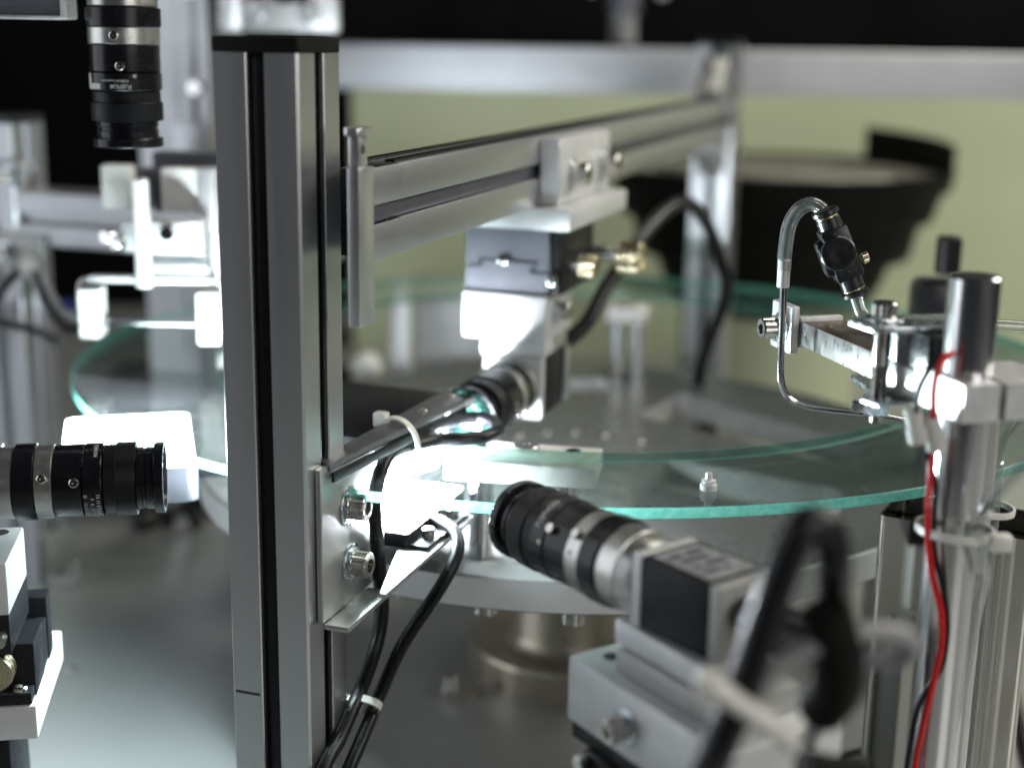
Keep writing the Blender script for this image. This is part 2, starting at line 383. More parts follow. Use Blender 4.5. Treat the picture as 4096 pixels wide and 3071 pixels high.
wins = [prism(B(), round_poly(q, 14), 'z', -90, -60) for q in (
    [(132, 1092), (252, 938), (214, 905), (92, 1020)], [(100, 912), (212, 846), (192, 792), (92, 846)], [(-40, 1092), (-150, 1000), (-128, 966), (-22, 1040)], [(-6, 1130), (82, 1138), (78, 1092), (0, 1086)])]
disc = t.part("disc", cut(bm, wins), ["disc_grey", "rim_white", "grey_casting"])
for p in disc.data.polygons:
    if abs(p.normal.z) < .5: p.material_index = 1 if math.hypot(p.center.x, p.center.y) > .245 else 2
bm = B(); lathe(bm, (CX, CY, FLOOR), (0, 0, 1), [(70, 0), (70, 20), (69, 22), (46, 22), (43, 25), (41, 30), (41, 141)], 72)
ped = t.part("pedestal", bm, "nickel")
bm = B(); rbox(bm, -44, -18, 874, 886, FLOOR, FLOOR + 5, 5); t.part("foot_lug", bm, "nickel", ped)
bolt(t, (-38, 880, FLOOR + 5), (0, 0, 1), 4.5, 6, 7, parent=ped)
for x, y in ((-12, 705), (34, 693), (78, 698), (-56, 726), (118, 712)):
    bm = B(); cyl(bm, (x, y, -84.2), (0, 0, -1), 6.2, 7.5, 28); t.part("screw_head", bm, "steel", disc)
for x, y in ((23, 966), (43, 967), (64, 962), (88, 948), (4, 958)):
    bm = B(); lathe(bm, (x, y, -65.8), (0, 0, 1), [(4.2, 0), (4.2, .6), (3.2, 1.6), (0, 1.7)], 24); t.part("screw_head", bm, "steel", disc)
g = Thing("glass_ring", "clear green edged glass ring turning flat above the pale disc", "glass ring", (CX, CY, -5))
bm = B(); n = 220; R0, R1, zt, zb = 236.0, 325.0, 0.0, -5.4
def ringv(r, z): return [bm.verts.new((CX + r * math.cos(2 * math.pi * i / n), CY + r * math.sin(2 * math.pi * i / n), z)) for i in range(n)]
loops = [ringv(R0 + .5, zt), ringv(R1 - .5, zt), ringv(R1, zt - .5), ringv(R1, zb + .5), ringv(R1 - .5, zb), ringv(R0 + .5, zb), ringv(R0, zb + .5), ringv(R0, zt - .5)]
for k in range(8):
    A, C = loops[k], loops[(k + 1) % 8]
    for i in range(n):
        f = bm.faces.new((A[i], A[(i + 1) % n], C[(i + 1) % n], C[i])); f.material_index = 0 if k in (0, 4) else (2 if k == 6 else 1)
g.part("glass_plate", bm, ["glass", "glass_edge", "glass_edge_inner"])

def clamp_block(label, ang, w=78, r0=204, r1=243, zt_=-6.2, zb_=-17, screw=True):
    """block on two pillars that carries the glass; ang measured from the far side, degrees clockwise"""
    th = rad(ang); ex = Vector((math.cos(th), -math.sin(th))); er = Vector((math.sin(th), math.cos(th)))   # tangential, outward
    az = ang
    c, q = math.cos(th), math.sin(th); a0 = CX * c - CY * q; b0 = CX * q + CY * c
    t = Thing("glass_clamp", label, "clamp", (a0, b0 + r0, -66), az, "clamps that hold the glass ring on the disc")
    bm = B(); box(bm, a0 - w / 2, a0 + w / 2, b0 + r0, b0 + r1, zb_, zt_, 0.8); blk = t.part("block", bm, "connector_white")
    for s in (-.28, .30):
        bm = B(); cyl(bm, (a0 + s * w, b0 + r0 + 16, -65.8), (0, 0, 1), 6.3, zb_ + 65.8, 28, .6); t.part("pillar", bm, "chrome")
    if screw:
        bm = B(); lathe(bm, (a0 + 1, b0 + r0 + 10, zt_), (0, 0, 1), [(6.8, 0), (6.8, 1.8), (6.4, 2.3), (2.6, 2.3), (2.4, .8), (0, .7)], 36); t.part("screw_head", bm, "steel", blk)
        for s in (-24, 25):
            bm = B(); lathe(bm, (a0 + s, b0 + r0 + 8, zt_ + .06), (0, 0, 1), [(5.0, 0), (5.0, .15), (4.2, .15), (4.0, -.0), (0, 0)], 28); t.part("counterbore", bm, "machined", blk)
    return t
clamp_block("bright white clamp block with a round screw at the near inner glass edge", 189)
clamp_block("small blurred white clamp block on a pillar at the far inner glass edge", 14, w=30, r0=196, r1=226)
clamp_block("white clamp block at the inner glass edge, half hidden by the front post", 276, w=34)
t = Thing("luer_cap", "tiny milky plastic luer cap standing alone on the glass ring", "plastic part", (93, 637.5, 0))
bm = B(); lathe(bm, (93, 637.5, 0.05), (0, 0, 1), [(3.6, 0), (4.0, .3), (4.0, 3.0), (3.6, 3.4), (2.9, 3.6), (2.9, 4.0), (3.5, 4.3), (3.5, 4.9), (1.8, 5.2), (1.7, 8.0), (1.3, 8.5), (0, 8.5)], 32); t.part("cap", bm, "clear_plastic")

# ================================================================== front post and cross beam  (frame turned 18.5 degrees)
AZ = 18.5
t = Thing("front_post", "tall slotted aluminium post with black end cap in the foreground", "post", (-296, 560, FLOOR), AZ)
bm = B(); profile(bm, 40, 40, 'z', (-296, 560), FLOOR, 197); t.part("profile", bm, "anodised")
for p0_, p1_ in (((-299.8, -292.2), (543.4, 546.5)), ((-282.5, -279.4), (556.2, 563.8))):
    bm = B(); box(bm, p0_[0], p0_[1], p1_[0], p1_[1], FLOOR, 196.8, .3); t.part("slot_shade", bm, "black_anodised")  # black strips stand in for the shade inside the post's slots
bm = B(); rbox(bm, -316.4, -275.6, 539.6, 580.4, 197.2, 203.5, 2, .8); t.part("end_cap", bm, "bowl_black")
bm = B(); box(bm, -314.2, -301.6, 539.86, 539.96, -94.3, -93.0, 0); t.part("pen_mark", bm, "marker_ink")
t = Thing("cross_beam", "slotted aluminium beam running back from the front post to the rear post", "beam", (-262, 567, 110), AZ)
bm = B(); profile(bm, 25.0, 40, 'y', (-262.95, 130), 588, 1381, "r", deep=11); t.part("profile", bm, "anodised_flat")
bm = B(); box(bm, -257, -253.2, 558, 1380.9, 126.2, 133.8, .3); t.part("slot_shade", bm, "stage_grey")  # dark strip stands in for shade inside the beam's slot
for x in (-271, -258.5):
    bm = B(); box(bm, x, x + 5, 588, 1381, 149.9, 151.2, .3); t.part("top_rib", bm, "black_anodised")
bm = B(); box(bm, -255, -249.8, 541.5, 557.2, 84, 151, .3); t.part("end_plate", bm, "anodised_flat")
for z0_, z1_ in ((134.2, 150), (110, 125.8)):
    bm = B(); box(bm, -250.4, -249.9, 557.3, 1381, z0_, z1_, .1); t.part("face_strip", bm, "anodised_flat")
bm = B(); box(bm, -268, -258, 562, 587.8, 111, 149, .2); t.part("end_core", bm, "black_anodised")  # coloured black so the slot's near end looks shaded
bm = B(); box(bm, -255.5, -250.5, 543.5, 553, 151.2, 164, .8); clip = t.part("stop_block", bm, "anodised_flat")
bm = B(); rbox(bm, -257, -249, 541, 556.5, 164.2, 167.5, 2.5, .6); t.part("stop_cap", bm, "anodised_flat", clip)
bm = B(); lathe(bm, (-250.45, 548, 158.5), (1, 0, 0), [(2.0, 0), (2.0, .1), (0, .1)], 20); t.part("screw_hole", bm, "marker_ink", clip)
t = Thing("rear_post", "bright slotted aluminium post at the far end of the cross beam", "post", (-262, 1402, FLOOR), AZ)
bm = B(); profile(bm, 40, 40, 'z', (-262, 1402.5), FLOOR, 200); t.part("profile", bm, "anodised")
bm = B(); box(bm, -265.8, -258.2, 1386.5, 1390, FLOOR, 199.8, .3); t.part("slot_shade", bm, "black_plastic")  # black strip added as the shade of the rear slot
bm = B(); rbox(bm, -282.3, -241.7, 1382, 1423, 200.2, 206, 2, .8); t.part("end_cap", bm, "black_plastic")
bm = B(); prism(bm, [(1342, 152), (1381.8, 152), (1381.8, 190), (1374, 190), (1342, 160)], 'x', -274, -250, .8); br = t.part("corner_bracket", bm, "grey_casting")
bolt(t, (-262, 1362, 176), (0, -.7, .7), 5, 6, 7.5, parent=br)
bm = B(); prism(bm, [(1350, 108.5), (1381.8, 108.5), (1381.8, 78), (1376, 78), (1350, 101)], 'x', -274, -250, .8); br = t.part("corner_bracket", bm, "grey_casting")
bolt(t, (-262, 1362, 90), (0, -.75, -.65), 5, 6, 7.5, parent=br)

# ================================================================== hanging camera at the cross beam
t = Thing("camera_mount", "bright angle bracket, black stage and white block hanging from the cross beam", "camera mount", (-266, 830, 97), AZ)
bm = B(); box(bm, -249.6, -238, 790, 902, 110.3, 148.5, .8); hp = t.part("hanger_plate", bm, "plate_white")
bolt(t, (-238, 817, 127), (1, 0, 0), 6.6, 9, 9.0, parent=hp)
bolt(t, (-238, 886, 128), (1, 0, 0), 6.6, 9, 9.0, parent=hp)
bm = B(); box(bm, -296, -227.5, 780, 910, 97, 109.6, .9); t.part("shelf_plate", bm, "plate_white")
# dovetail stage: upper half, lower half and the gap between
bm = B(); prism(bm, [(-295, 96.8), (-242.8, 96.8), (-242.8, 71.6), (-252.3, 71.6), (-249.3, 77.6), (-286, 77.6), (-286, 73.6), (-295, 73.6)], 'y', 790, 862, 0); t.part("stage_top", bm, "stage_grey")
bm = B(); prism(bm, [(-295, 71.8), (-284.6, 71.8), (-284.6, 75.8), (-251.4, 75.8), (-254.6, 69.8), (-242.8, 69.8), (-242.8, 57), (-295, 57)], 'y', 790.5, 862, 0); t.part("stage_slide", bm, "stage_grey")
bm = B(); box(bm, -294, -243.6, 793, 860, 59, 95, 0); t.part("stage_core", bm, "black_anodised")
bm = B(); box(bm, -274, -266.6, 787.5, 790, 75.2, 78.6, .3); t.part("stop_screw", bm, "steel")
bm = B(); box(bm, -273.4, -267, 788.9, 790.2, 78.7, 80.8, 0); t.part("stop_notch", bm, "marker_ink")
bm = B(); box(bm, -242.6, -236, 792, 862, 57.5, 96, .6); sd = t.part("side_cover", bm, "black_anodised")
bm = B(); cyl(bm, (-236, 876 - 26, 76), (1, 0, 0), 4, 18); cyl(bm, (-219, 850, 76), (1, 0, 0), 6, 4); t.part("lead_screw", bm, "steel", sd)
bm = B(); lathe(bm, (-216, 850, 74), (1, 0, 0), [(9.5, 0), (10, .5), (10, .6, .35), (10, 14, .35), (10, 14.2), (9.4, 15), (6, 15), (5.6, 14), (0, 14)], 72); t.part("stage_knob", bm, "brass", sd)
bm = B(); cyl(bm, (-236, 806, 74), (1, 0, 0), 3, 8); t.part("clamp_stem", bm, "steel", sd)
bm = B(); lathe(bm, (-228, 806, 74), (1, 0, 0), [(6.4, 0), (6.8, .4), (6.8, .5, .3), (6.8, 9, .3), (6.8, 9.2), (6.2, 10), (0, 10)], 56); t.part("clamp_knob", bm, "brass", sd)
bm = B(); box(bm, -242.4, -237.4, 785.5, 791.5, 64, 70.5, .6); t.part("pin", bm, "chrome", sd)
bm = B(); box(bm, -295.5, -243, 787, 842, 29.6, 56.8, .9); wb = t.part("camera_block", bm, "plate_white")
bolt(t, (-243, 806, 46), (1, 0, 0), 5.0, 7, 7.0, parent=wb)

def camera_lens(t, p, d, k=1.0, up=0.0, parent=None, text=(), sg=1):
    """machine-vision lens: mount at p, looking along d; k = size, up = angle where thumbscrews sit"""
    L = lambda bm: bm
    p = Vector(p); d = Vector(d).normalized(); f = lambda pr: [tuple([q[0] * k, q[1] * k] + list(q[2:])) for q in pr]
    x, y, w = basis(d)
    root = t.part("lens", lathe(B(), p, d, f([(15.4, 0), (16, .4), (16, 9.5), (15.5, 10), (12, 10)]), 64), "lens_silver", parent)
    P = lambda n_, pr, m_, nn=64: t.part(n_, lathe(B(), p, d, f(pr), nn), m_, root)
    P("lock_ring", [(15.8, 10.2), (17.0, 10.5), (17.1, 10.6, .22), (17.1, 18.6, .22), (17.0, 18.8), (16.2, 19.2)], "black_satin", 120)
    P("silver_band", [(16.1, 19.4), (16.4, 19.5), (16.4, 26.5), (16.0, 26.8)], "lens_silver")
    P("iris_ring", [(15.6, 27), (16.1, 27.2), (16.2, 39.0), (15.9, 39.3), (15.5, 39.5)], "black_satin")
    P("scale_ring", [(15.7, 39.7), (16.5, 39.9), (16.5, 47.4), (16.1, 47.8), (15.3, 48)], "black_satin")
    P("focus_ring", [(15.0, 48.2), (15.6, 48.5), (15.6, 53), (16.4, 53.6), (16.5, 53.7, .25), (16.5, 61.4, .25), (16.3, 61.8), (14.2, 62.2)], "black_anodised", 96)
    P("filter_thread", [(13.4, 62.3), (14.0, 62.4), (14.0, 64.5), (13.5, 65), (13.5, 66), (14.0, 66.5), (14.0, 69.4), (15.6, 69.8), (16.0, 70.2), (16.0, 73.6), (15.7, 74), (14.4, 74), (13.8, 73), (13.2, 69), (12.6, 66)], "black_satin")
    P("front_element", [(12.7, 66.2), (12.6, 67.6), (9, 69.2), (4.5, 70), (0, 70.2)], "lens_glass")
    for aa, tt, rr, big in ((up, 23, 16.4, 1), (up + sg * .45, 24, 16.4, 0), (up + sg * .12, 36.5, 16.2, 1), (up + sg * .5, 41, 16.5, 0)):
        dd = x * math.cos(aa) + y * math.sin(aa); q = p + d * (tt * k) + dd * (rr * k - .4); r_, h_ = (2.1, 2.3) if big else (.95, .7)
        bm = lathe(B(), q, dd, [(r_ * k, 0), (r_ * k, h_ * k), (r_ * .8 * k, (h_ + .3) * k), (.5, (h_ + .3) * k), (.4, h_ * .8 * k), (0, h_ * .8 * k)], 20)
        t.part("set_screw", bm, "steel", root)
    for body, size, aa, tt, rr, flip, along in text:
        t.part("printed_lettering", wrap_text(body, size * k, p, d, rr * k, aa, tt * k, flip, along), "print_white", root)
    return root

t = Thing("hanging_camera", "black box camera with stubby lens hanging over the disc centre", "camera", (-264.5, 800, 30), AZ)
bm = B(); box(bm, -285, -245, 791, 812, 19, 29.3, .7); t.part("mount_foot", bm, "plate_white")
bm = B(); box(bm, -283.2, -246, 791.5, 797.5, -19, 18.6, .8); fp = t.part("front_plate", bm, "plate_white")
bm = B(); box(bm, -282.2, -246.6, 798, 846, -18, 18.2, .8); bd = t.part("body", bm, "black_anodised")
bm = B(); box(bm, -284, -244.8, 812.3, 838, 19.2, 29.3, .7); t.part("top_plate", bm, "anodised_flat", bd)
bm = B(); box(bm, -246.4, -245, 838, 846.4, -17, 17.5, .3); t.part("rear_edge", bm, "anodised_flat", bd)
camera_lens(t, (-264.6, 791.5, 0), (0, -1, 0), 1.06, up=rad(-25), parent=fp)
bm = B(); tube(bm, [(-262, 846, 5), (-258, 866, 10), (-244.4, 880.0, 23.7), (-237.8, 905.0, 44.7), (-225.3, 940.0, 71.9), (-215.2, 985.0, 89.8), (-207.7, 1020.0, 89.8), (-199.0, 1050.0, 69.9), (-192.7, 1070.0, 43.2), (-188.4, 1080.0, 13.2), (-212, 1110, -60), (-205, 1150, -120)], 5.0, 16); t.part("cable", bm, "rubber")

# ================================================================== lights over and under the glass at the front post
t = Thing("light_bracket", "bent steel plate bolted to the front post that carries the lower light", "bracket", (-275, 580, -66), AZ)
bm = B(); rbox(bm, -275.6, -272.6, 548, 606, -57, 16, .8, .4); vp = t.part("upright", bm, "bracket_steel")
bolt(t, (-272.6, 576, -9), (1, 0, 0), 6.2, 8, 9.6, parent=vp); bolt(t, (-272.6, 578, -38), (1, 0, 0), 6.2, 8, 9.6, parent=vp)
bm = B(); box(bm, -272.4, -260, 548, 597, -60, -57.2, .6); t.part("lower_flange", bm, "bracket_steel")
bm = B(); prism(bm, [(-318, 618), (-262, 613), (-247, 553), (-243.6, 553), (-243.6, 668), (-318, 690)], 'z', -42.6, -40.2, .4); t.part("light_tray", bm, "bracket_steel")

t = Thing("backlight", "glowing white light panel lying under the glass beside the front post", "light panel", (-290, 640, -40), AZ)
bm = B(); rbox(bm, -327, -256.6, 610, 690, -39.9, -32.6, 1.5, .5); hs = t.part("housing", bm, "black_anodised")
bm = B(); rbox(bm, -325.5, -257.8, 611.2, 688.6, -32.5, -31.9, 1.2, .1); t.part("light_face", bm, "led")
bm = B(); box(bm, -256.4, -246, 610.5, 668, -39.9, -37.8, .4); fl = t.part("flange", bm, "black_anodised")
for b_ in (622.5, 656):
    bm = B(); lathe(bm, (-250.8, b_, -37.7), (0, 0, 1), [(3.0, 0), (3.2, .2), (3.2, .4, .16), (3.2, 4.6, .16), (3.2, 4.8), (2.8, 5.2), (0, 5.2)], 44); t.part("thumb_screw", bm, "steel", fl)
    bm = B(); rbox(bm, -249, -245.4, b_ + 4, b_ + 11, -37.75, -37.55, 1.2, 0); t.part("slot", bm, "marker_ink", fl)
t = Thing("backlight_cable", "grey black cable curving from the lower light panel down past the post", "cable", (-250, 640, -34), AZ)
bm = B(); tube(bm, [(-259, 643, -35.5), (-250, 640, -35.5), (-240, 633, -38), (-236, 623, -45), (-240.5, 612, -59), (-256, 602, -87), (-266, 596, -113), (-266, 584.5, -120.3), (-266, 571, -128.4), (-266, 556, -137), (-266, 520, -165), (-266, 480, -221)], 3.4, 16); t.part("sheath", bm, "rubber")

AZ2 = 22.0
t = Thing("light_bar", "flat grey steel bar reaching from the front post over the glass", "arm", (-309, 560, 14), AZ2)
bm = B(); prism(bm, [(-314.6, 541), (-305, 537.6), (-299.6, 673.5), (-316.8, 688)][::-1], 'z', 13.4, 17.2, .5); ar = t.part("bar", bm, "bar_grey")
bm = B(); prism(bm, [(-304.4, 538), (-298.8, 672), (-297.6, 672), (-303, 538)][::-1], 'z', 8.6, 13.2, .2); t.part("edge_strip", bm, "black_anodised", ar)
for b_ in (640, 674):
    bm = B(); lathe(bm, (-308, b_, 17.2), (0, 0, 1), [(2.6, 0), (2.6, .5), (2.2, 1.0), (1.1, 1.0), (1.0, .5), (0, .5)], 24); t.part("screw_head", bm, "steel", ar)
t = Thing("top_light", "flat black light panel hanging under the grey bar, facing the glass", "light panel", (-345, 640, 6), AZ2)
bm = B(); box(bm, -392, -305, 596, 697, 6.2, 12.6, .6); t.part("housing", bm, "black_anodised")
bm = B(); box(bm, -390, -307, 598, 695, 5.6, 6.15, 0); t.part("light_face", bm, "led_soft")
bm = B(); box(bm, -304.6, -301.5, 660, 694, 8.6, 12.4, .3); t.part("end_lip", bm, "machined")
t = Thing("top_light_cable", "black cable looping out of the upper light and hanging down by the post", "cable", (-250, 690, 5), AZ)
bm = B(); tube(bm, [(-268, 676, 5), (-262, 692, 5), (-252, 699, 5), (-242, 694, 4.5), (-236, 682, 4.2), (-237, 668, 4.2), (-246, 658, 4.2), (-258, 651, 4.2), (-265, 636, 4.6), (-268, 618, 6), (-268, 605, 2), (-268, 596, -12), (-268, 598, -30), (-268, 601, -50), (-268, 604, -67), (-268, 601, -81), (-269, 594, -93), (-273, 589, -108), (-273, 577, -115), (-273, 563, -123), (-272.5, 545, -129), (-272, 515, -150), (-272, 470, -221)], 3.6, 16); t.part("sheath", bm, "rubber")
def tie_ring(t, c, d, rx, ry, h=3.2, th=1.1, rot=0):
    """flat strap bent into a loop round axis d"""
    x, y, w = basis(d); c = Vector(c); n_ = 36; bm = B(); rings = []
    for i in range(n_):
        a = 2 * math.pi * i / n_; ca, sa = math.cos(a), math.sin(a)
        ring = []
        for dr, dz in ((0, -h / 2), (th, -h / 2), (th, h / 2), (0, h / 2)):
            ex = x * (rx + dr) * ca + y * (ry + dr) * sa
            ring.append(bm.verts.new(c + ex + w * dz))
        rings.append(ring)
    for i in range(n_):
        A, C = rings[i], rings[(i + 1) % n_]
        for j in range(4): bm.faces.new((A[j], A[(j + 1) % 4], C[(j + 1) % 4], C[j]))
    return bm
t = Thing("cable_tie", "white nylon tie wrapped round the grey bar of the upper light", "cable tie", (-309, 618, 12), AZ2, "nylon cable ties")
t.part("strap", tie_ring(t, (-307.5, 612, 8.5), (0.1, 1, .25), 10.5, 12.5, 3.0), "nylon")
bm = B(); box(bm, -321.5, -314.5, 610, 616, 14.5, 22, 1.0); t.part("head", bm, "nylon")
t = Thing("cable_tie", "white nylon tie holding the two black cables together below the bracket", "cable tie", (-270, 586, -114), AZ, "nylon cable ties")
t.part("strap", tie_ring(t, (-269.4, 586.5, -114.5), (0, -.86, -.5), 7.4, 4.2, 4.0), "nylon")
bm = B(); box(bm, -281, -275, 580, 587, -118, -110, 1.4); t.part("head", bm, "nylon")

# ================================================================== camera at the lower right, looking in over the glass
AZR = -38.0
a0, bf = 360.0, 367.0           # lens axis, camera front face
def flat_text(t, body, size, o, ux, uy, mat, parent, up=(0, 0, 1)):
    cu = bpy.data.curves.new("print", 'FONT'); cu.body = body; cu.size = size; cu.align_x = 'CENTER'; cu.align_y = 'CENTER'; cu.resolution_u = 2
    tmp = bpy.data.objects.new("print", cu); COL.objects.link(tmp); me = bpy.data.meshes.new_from_object(tmp); bpy.data.objects.remove(tmp)
    bm = B(); bm.from_mesh(me); bpy.data.meshes.remove(me); o = Vector(o); ux = Vector(ux); uy = Vector(uy)
    for v in bm.verts: v.co = o + ux * v.co.x + uy * v.co.y
    return t.part("printed_lettering", bm, mat, parent)
t = Thing("near_camera", "black box camera with long lens and printed top label, lower right", "camera", (a0, bf - 20, -10), AZR)
bm = B(); box(bm, a0 - 14.8, a0 + 14.8, bf - 5, bf, -10, 19.2, .7); fp = t.part("front_plate", bm, "plate_white")
bm = B(); box(bm, a0 - 14.5, a0 + 14.5, bf - 40, bf - 5.2, -9.8, 19.0, .7); bd = t.part("body", bm, "black_anodised")
bm = B(); box(bm, a0 - 14.6, a0 + 14.6, bf - 45, bf - 40.2, -9.8, 19.0, .7); rp = t.part("rear_plate", bm, "grey_casting")
bm = B(); box(bm, a0 - 12, a0 + 12, bf - 38, bf - 8, 19.02, 19.2, 0); lb = t.part("rating_label", bm, "label_paper")
for k_ in range(4):
    for x0_, x1_ in (((-9, -2), (0, 8)), ((-9, 5),), ((-8, -4), (-2, 9)), ((-9, 0), (2, 5)))[k_]:
        bm = B(); box(bm, a0 + x0_, a0 + x1_, bf - 15 - 6 * k_, bf - 11.6 - 6 * k_, 19.22, 19.26, 0); t.part("print_mark", bm, "stage_grey", lb)
bm = B(); lathe(bm, (a0, bf, 4.6), (0, 1, 0), [(14.6, 0), (14.8, .4), (15.6, 4), (16.6, 8.4), (16.2, 8.8)], 64); t.part("extension_tube", bm, "lens_silver", fp)
camera_lens(t, (a0, bf + 8.6, 4.6), (0, 1, 0), 1.06, up=rad(40), parent=fp, sg=-1, text=(("FUJINON", 3.4, rad(52), 44.6, 16.5, False, False),))
bm = B(); cyl(bm, (a0 - 4, bf - 47.2, 8), (0, -1, 0), 6.2, 14, 24); t.part("plug", bm, "black_plastic", rp)
bm = B(); box(bm, a0 + 1, a0 + 13, bf - 64, bf - 47.2, -6, 9, 1); t.part("network_plug", bm, "black_plastic", rp)
AZM = -33.0
t = Thing("near_camera_mount", "silver block with a bolt carrying the lower right camera", "camera mount", (328, 375, -60), AZM)
bm = B(); box(bm, 311, 346, 352, 404, -20, -10.3, .8); t.part("adapter_plate", bm, "plate_white")
bm = B(); box(bm, 309, 348, 340, 400, -29.9, -20.2, .8); t.part("riser_plate", bm, "grey_casting")
bm = B(); box(bm, 302, 356, 326, 421, -57, -30.2, .9); bl = t.part("block", bm, "plate_white")
bm = B(); lathe(bm, (316, 411, -30.15), (0, 0, 1), [(3.6, 0), (3.6, .1), (0, .1)], 28); t.part("bolt_hole", bm, "marker_ink", bl)
bolt(t, (302, 383, -44), (-1, 0, 0), 5.0, 7, 7.0, parent=bl)
bm = B(); box(bm, 303, 356, 326, 419, -64, -57.3, .5); t.part("slide_top", bm, "black_anodised")
bm = B(); box(bm, 300, 356, 326, 408, -92, -64.3, .8); sl = t.part("slide_base", bm, "black_anodised")
for b_, z_ in ((404, -67), (394, -70), (384, -78)):
    bm = B(); cyl(bm, (300, b_, z_), (-1, 0, 0), 3.2, 5, 24); t.part("screw_head", bm, "steel", sl)
bm = B(); cyl(bm, (300, 402, -80), (-1, 0, 0), 5.0, 13, 28); t.part("knob", bm, "brass", sl)
bm = B(); box(bm, 306, 350, 336, 400, FLOOR, -92.3, .8); t.part("pillar", bm, "anodised")
t = Thing("near_camera_cable", "thick black cable arching up behind the lower right camera, strongly blurred", "cable", (95, 440, 0))
bm = B(); tube(bm, [(96, 459, 6), (106, 430, 12), (95.2, 390.7, 52.8), (91.7, 385.4, 67.9), (84.5, 382.7, 72.4), (78.3, 380.0, 61.7), (73.0, 378.2, 43.9), (67.6, 375.6, 24.3), (61.4, 372.9, 8.3), (53.4, 364.9, -9.5), (40.9, 352.4, -39.8), (20, 380, -130), (0, 370, -220)], 5.2, 18); t.part("sheath", bm, "rubber")
bm = B(); tube(bm, [(91, 383, 46), (96, 385, 34), (98, 389, 20), (96, 398, 8)], 7.6, 18); t.part("strain_boot", bm, "bowl_black")
bm = B(); tube(bm, [(88, 384, -4), (98, 386, -7), (108, 390, -9)], 5.5, 18); t.part("plug", bm, "bowl_black")
t = Thing("sensor_cable", "pale grey cable looping to the right of the lower right camera", "cable", (105, 436, 10))
bm = B(); tube(bm, [(58.7, 371.1, 1.2), (65.9, 375.6, 17.2), (76.5, 379.1, 27.9), (89.0, 381.8, 35.9), (102.4, 383.6, 39.0), (113.9, 386.3, 37.7), (120.2, 391.6, 31.4), (117.5, 398.7, 24.3), (108.6, 404.9, 19.0), (106, 440, -16), (110, 480, -60), (118, 520, -140), (120, 540, -222)], 3.0, 14); t.part("sheath", bm, "rubber_grey")
t = Thing("cable_tie", "thick pale tie end sticking out of the blurred cable bundle, lower right", "cable tie", (78, 420, -2), 0, "nylon cable ties")
bm = B(); tube(bm, [(57.0, 369.4, 29.7), (64.1, 369.4, 24.3), (73.0, 370.2, 18.1), (81.9, 371.1, 11.0)], 4.5, 14, 6, 3.0); t.part("strap", bm, "nylon")
bm = B(); box(bm, 53, 60.5, 366, 374, 24, 32.5, 2); t.part("head", bm, "nylon")

# ================================================================== camera at the left edge (turned -10 degrees, looking right)
AZL = -10.0
def fr(x, y, az): c, q = math.cos(rad(az)), math.sin(rad(az)); return (x * c - y * q, x * q + y * c)
na, nb = fr(-162.5, 640, AZL)   # nose of the lens
t = Thing("side_camera", "camera with black and silver lens entering from the left edge", "camera", (na - 90, nb, -16), AZL)
bm = B(); box(bm, na - 122, na - 80, nb - 15, nb + 15, -13.4, 16.6, .8); bd = t.part("body", bm, "black_anodised")
bm = B(); box(bm, na - 79.8, na - 74.2, nb - 15, nb + 15, -13.4, 16.6, .8); fp = t.part("front_plate", bm, "plate_white", bd)
camera_lens(t, (na - 77.5, nb, 1.2), (1, 0, 0), 1.045, up=rad(160), parent=bd, text=(
    ("16 11 8 5.6 4 2.8 2 1.6", 2.3, rad(222), 46.2, 16.5, False, False), ("| | | | | | | | | |", 1.6, rad(215), 41.0, 16.5, False, False), ("F   8    4    2   C", 2.0, rad(216), 43.6, 16.5, False, False), ("FUJINON", 2.3, rad(110), 45.2, 16.5, False, False)))
t = Thing("side_camera_mount", "silver block on a black steel slide at the left edge below the lens", "camera mount", (-140, 670, -117), AZL)
bm = B(); box(bm, -185, -118.2, 630.5, 680.5, -53, -28, .9); bl = t.part("block", bm, "plate_white")
bm = B(); lathe(bm, (-128, 673, -27.95), (0, 0, 1), [(4.4, 0), (4.4, .1), (0, .1)], 28); t.part("bolt_hole", bm, "marker_ink", bl)
bm = B(); box(bm, -185, -118.8, 632, 684, -73, -53.2, .5); t.part("slide_top", bm, "black_anodised")
bm = B(); box(bm, -180, -110.8, 686, 698, -99.8, -67, .6); t.part("stop_block", bm, "black_anodised")
bm = B(); box(bm, -180, -111.6, 672, 685.8, -99.8, -77, .6); t.part("slide_rail", bm, "black_anodised")
bm = B(); box(bm, -180, -111.2, 645, 671.8, -99.8, -73.4, .6); sl = t.part("slide_base", bm, "black_anodised")
bm = B(); box(bm, -180, -112, 635.5, 644.8, -99.8, -94, .6); lip = t.part("front_lip", bm, "black_anodised")
bm = B(); lathe(bm, (-118, 640, -94), (0, 0, 1), [(3.8, 0), (3.8, 1.2), (3.2, 1.8), (1.8, 1.8), (1.6, .6), (0, .6)], 28); t.part("screw_head", bm, "steel", lip)
bm = B(); lathe(bm, (-127.5, 645, -82), (0, -1, 0), [(4, 0), (4, 4), (8.6, 4.2), (9, 5), (9, 13), (8.4, 14), (0, 14)], 48); t.part("slide_knob", bm, "brass", sl)
bm = B(); cyl(bm, (-123.5, 632, -64), (0, -1, 0), 3.6, 6, 28); t.part("stop_screw", bm, "steel", sl)
bm = B(); box(bm, -185, -110, 634.5, 722, -117, -100, 1.2); t.part("bottom_plate", bm, "plate_white")
bm = B(); box(bm, -180, -128, 660, 710, FLOOR, -117.2, .6); t.part("pillar", bm, "black_anodised")

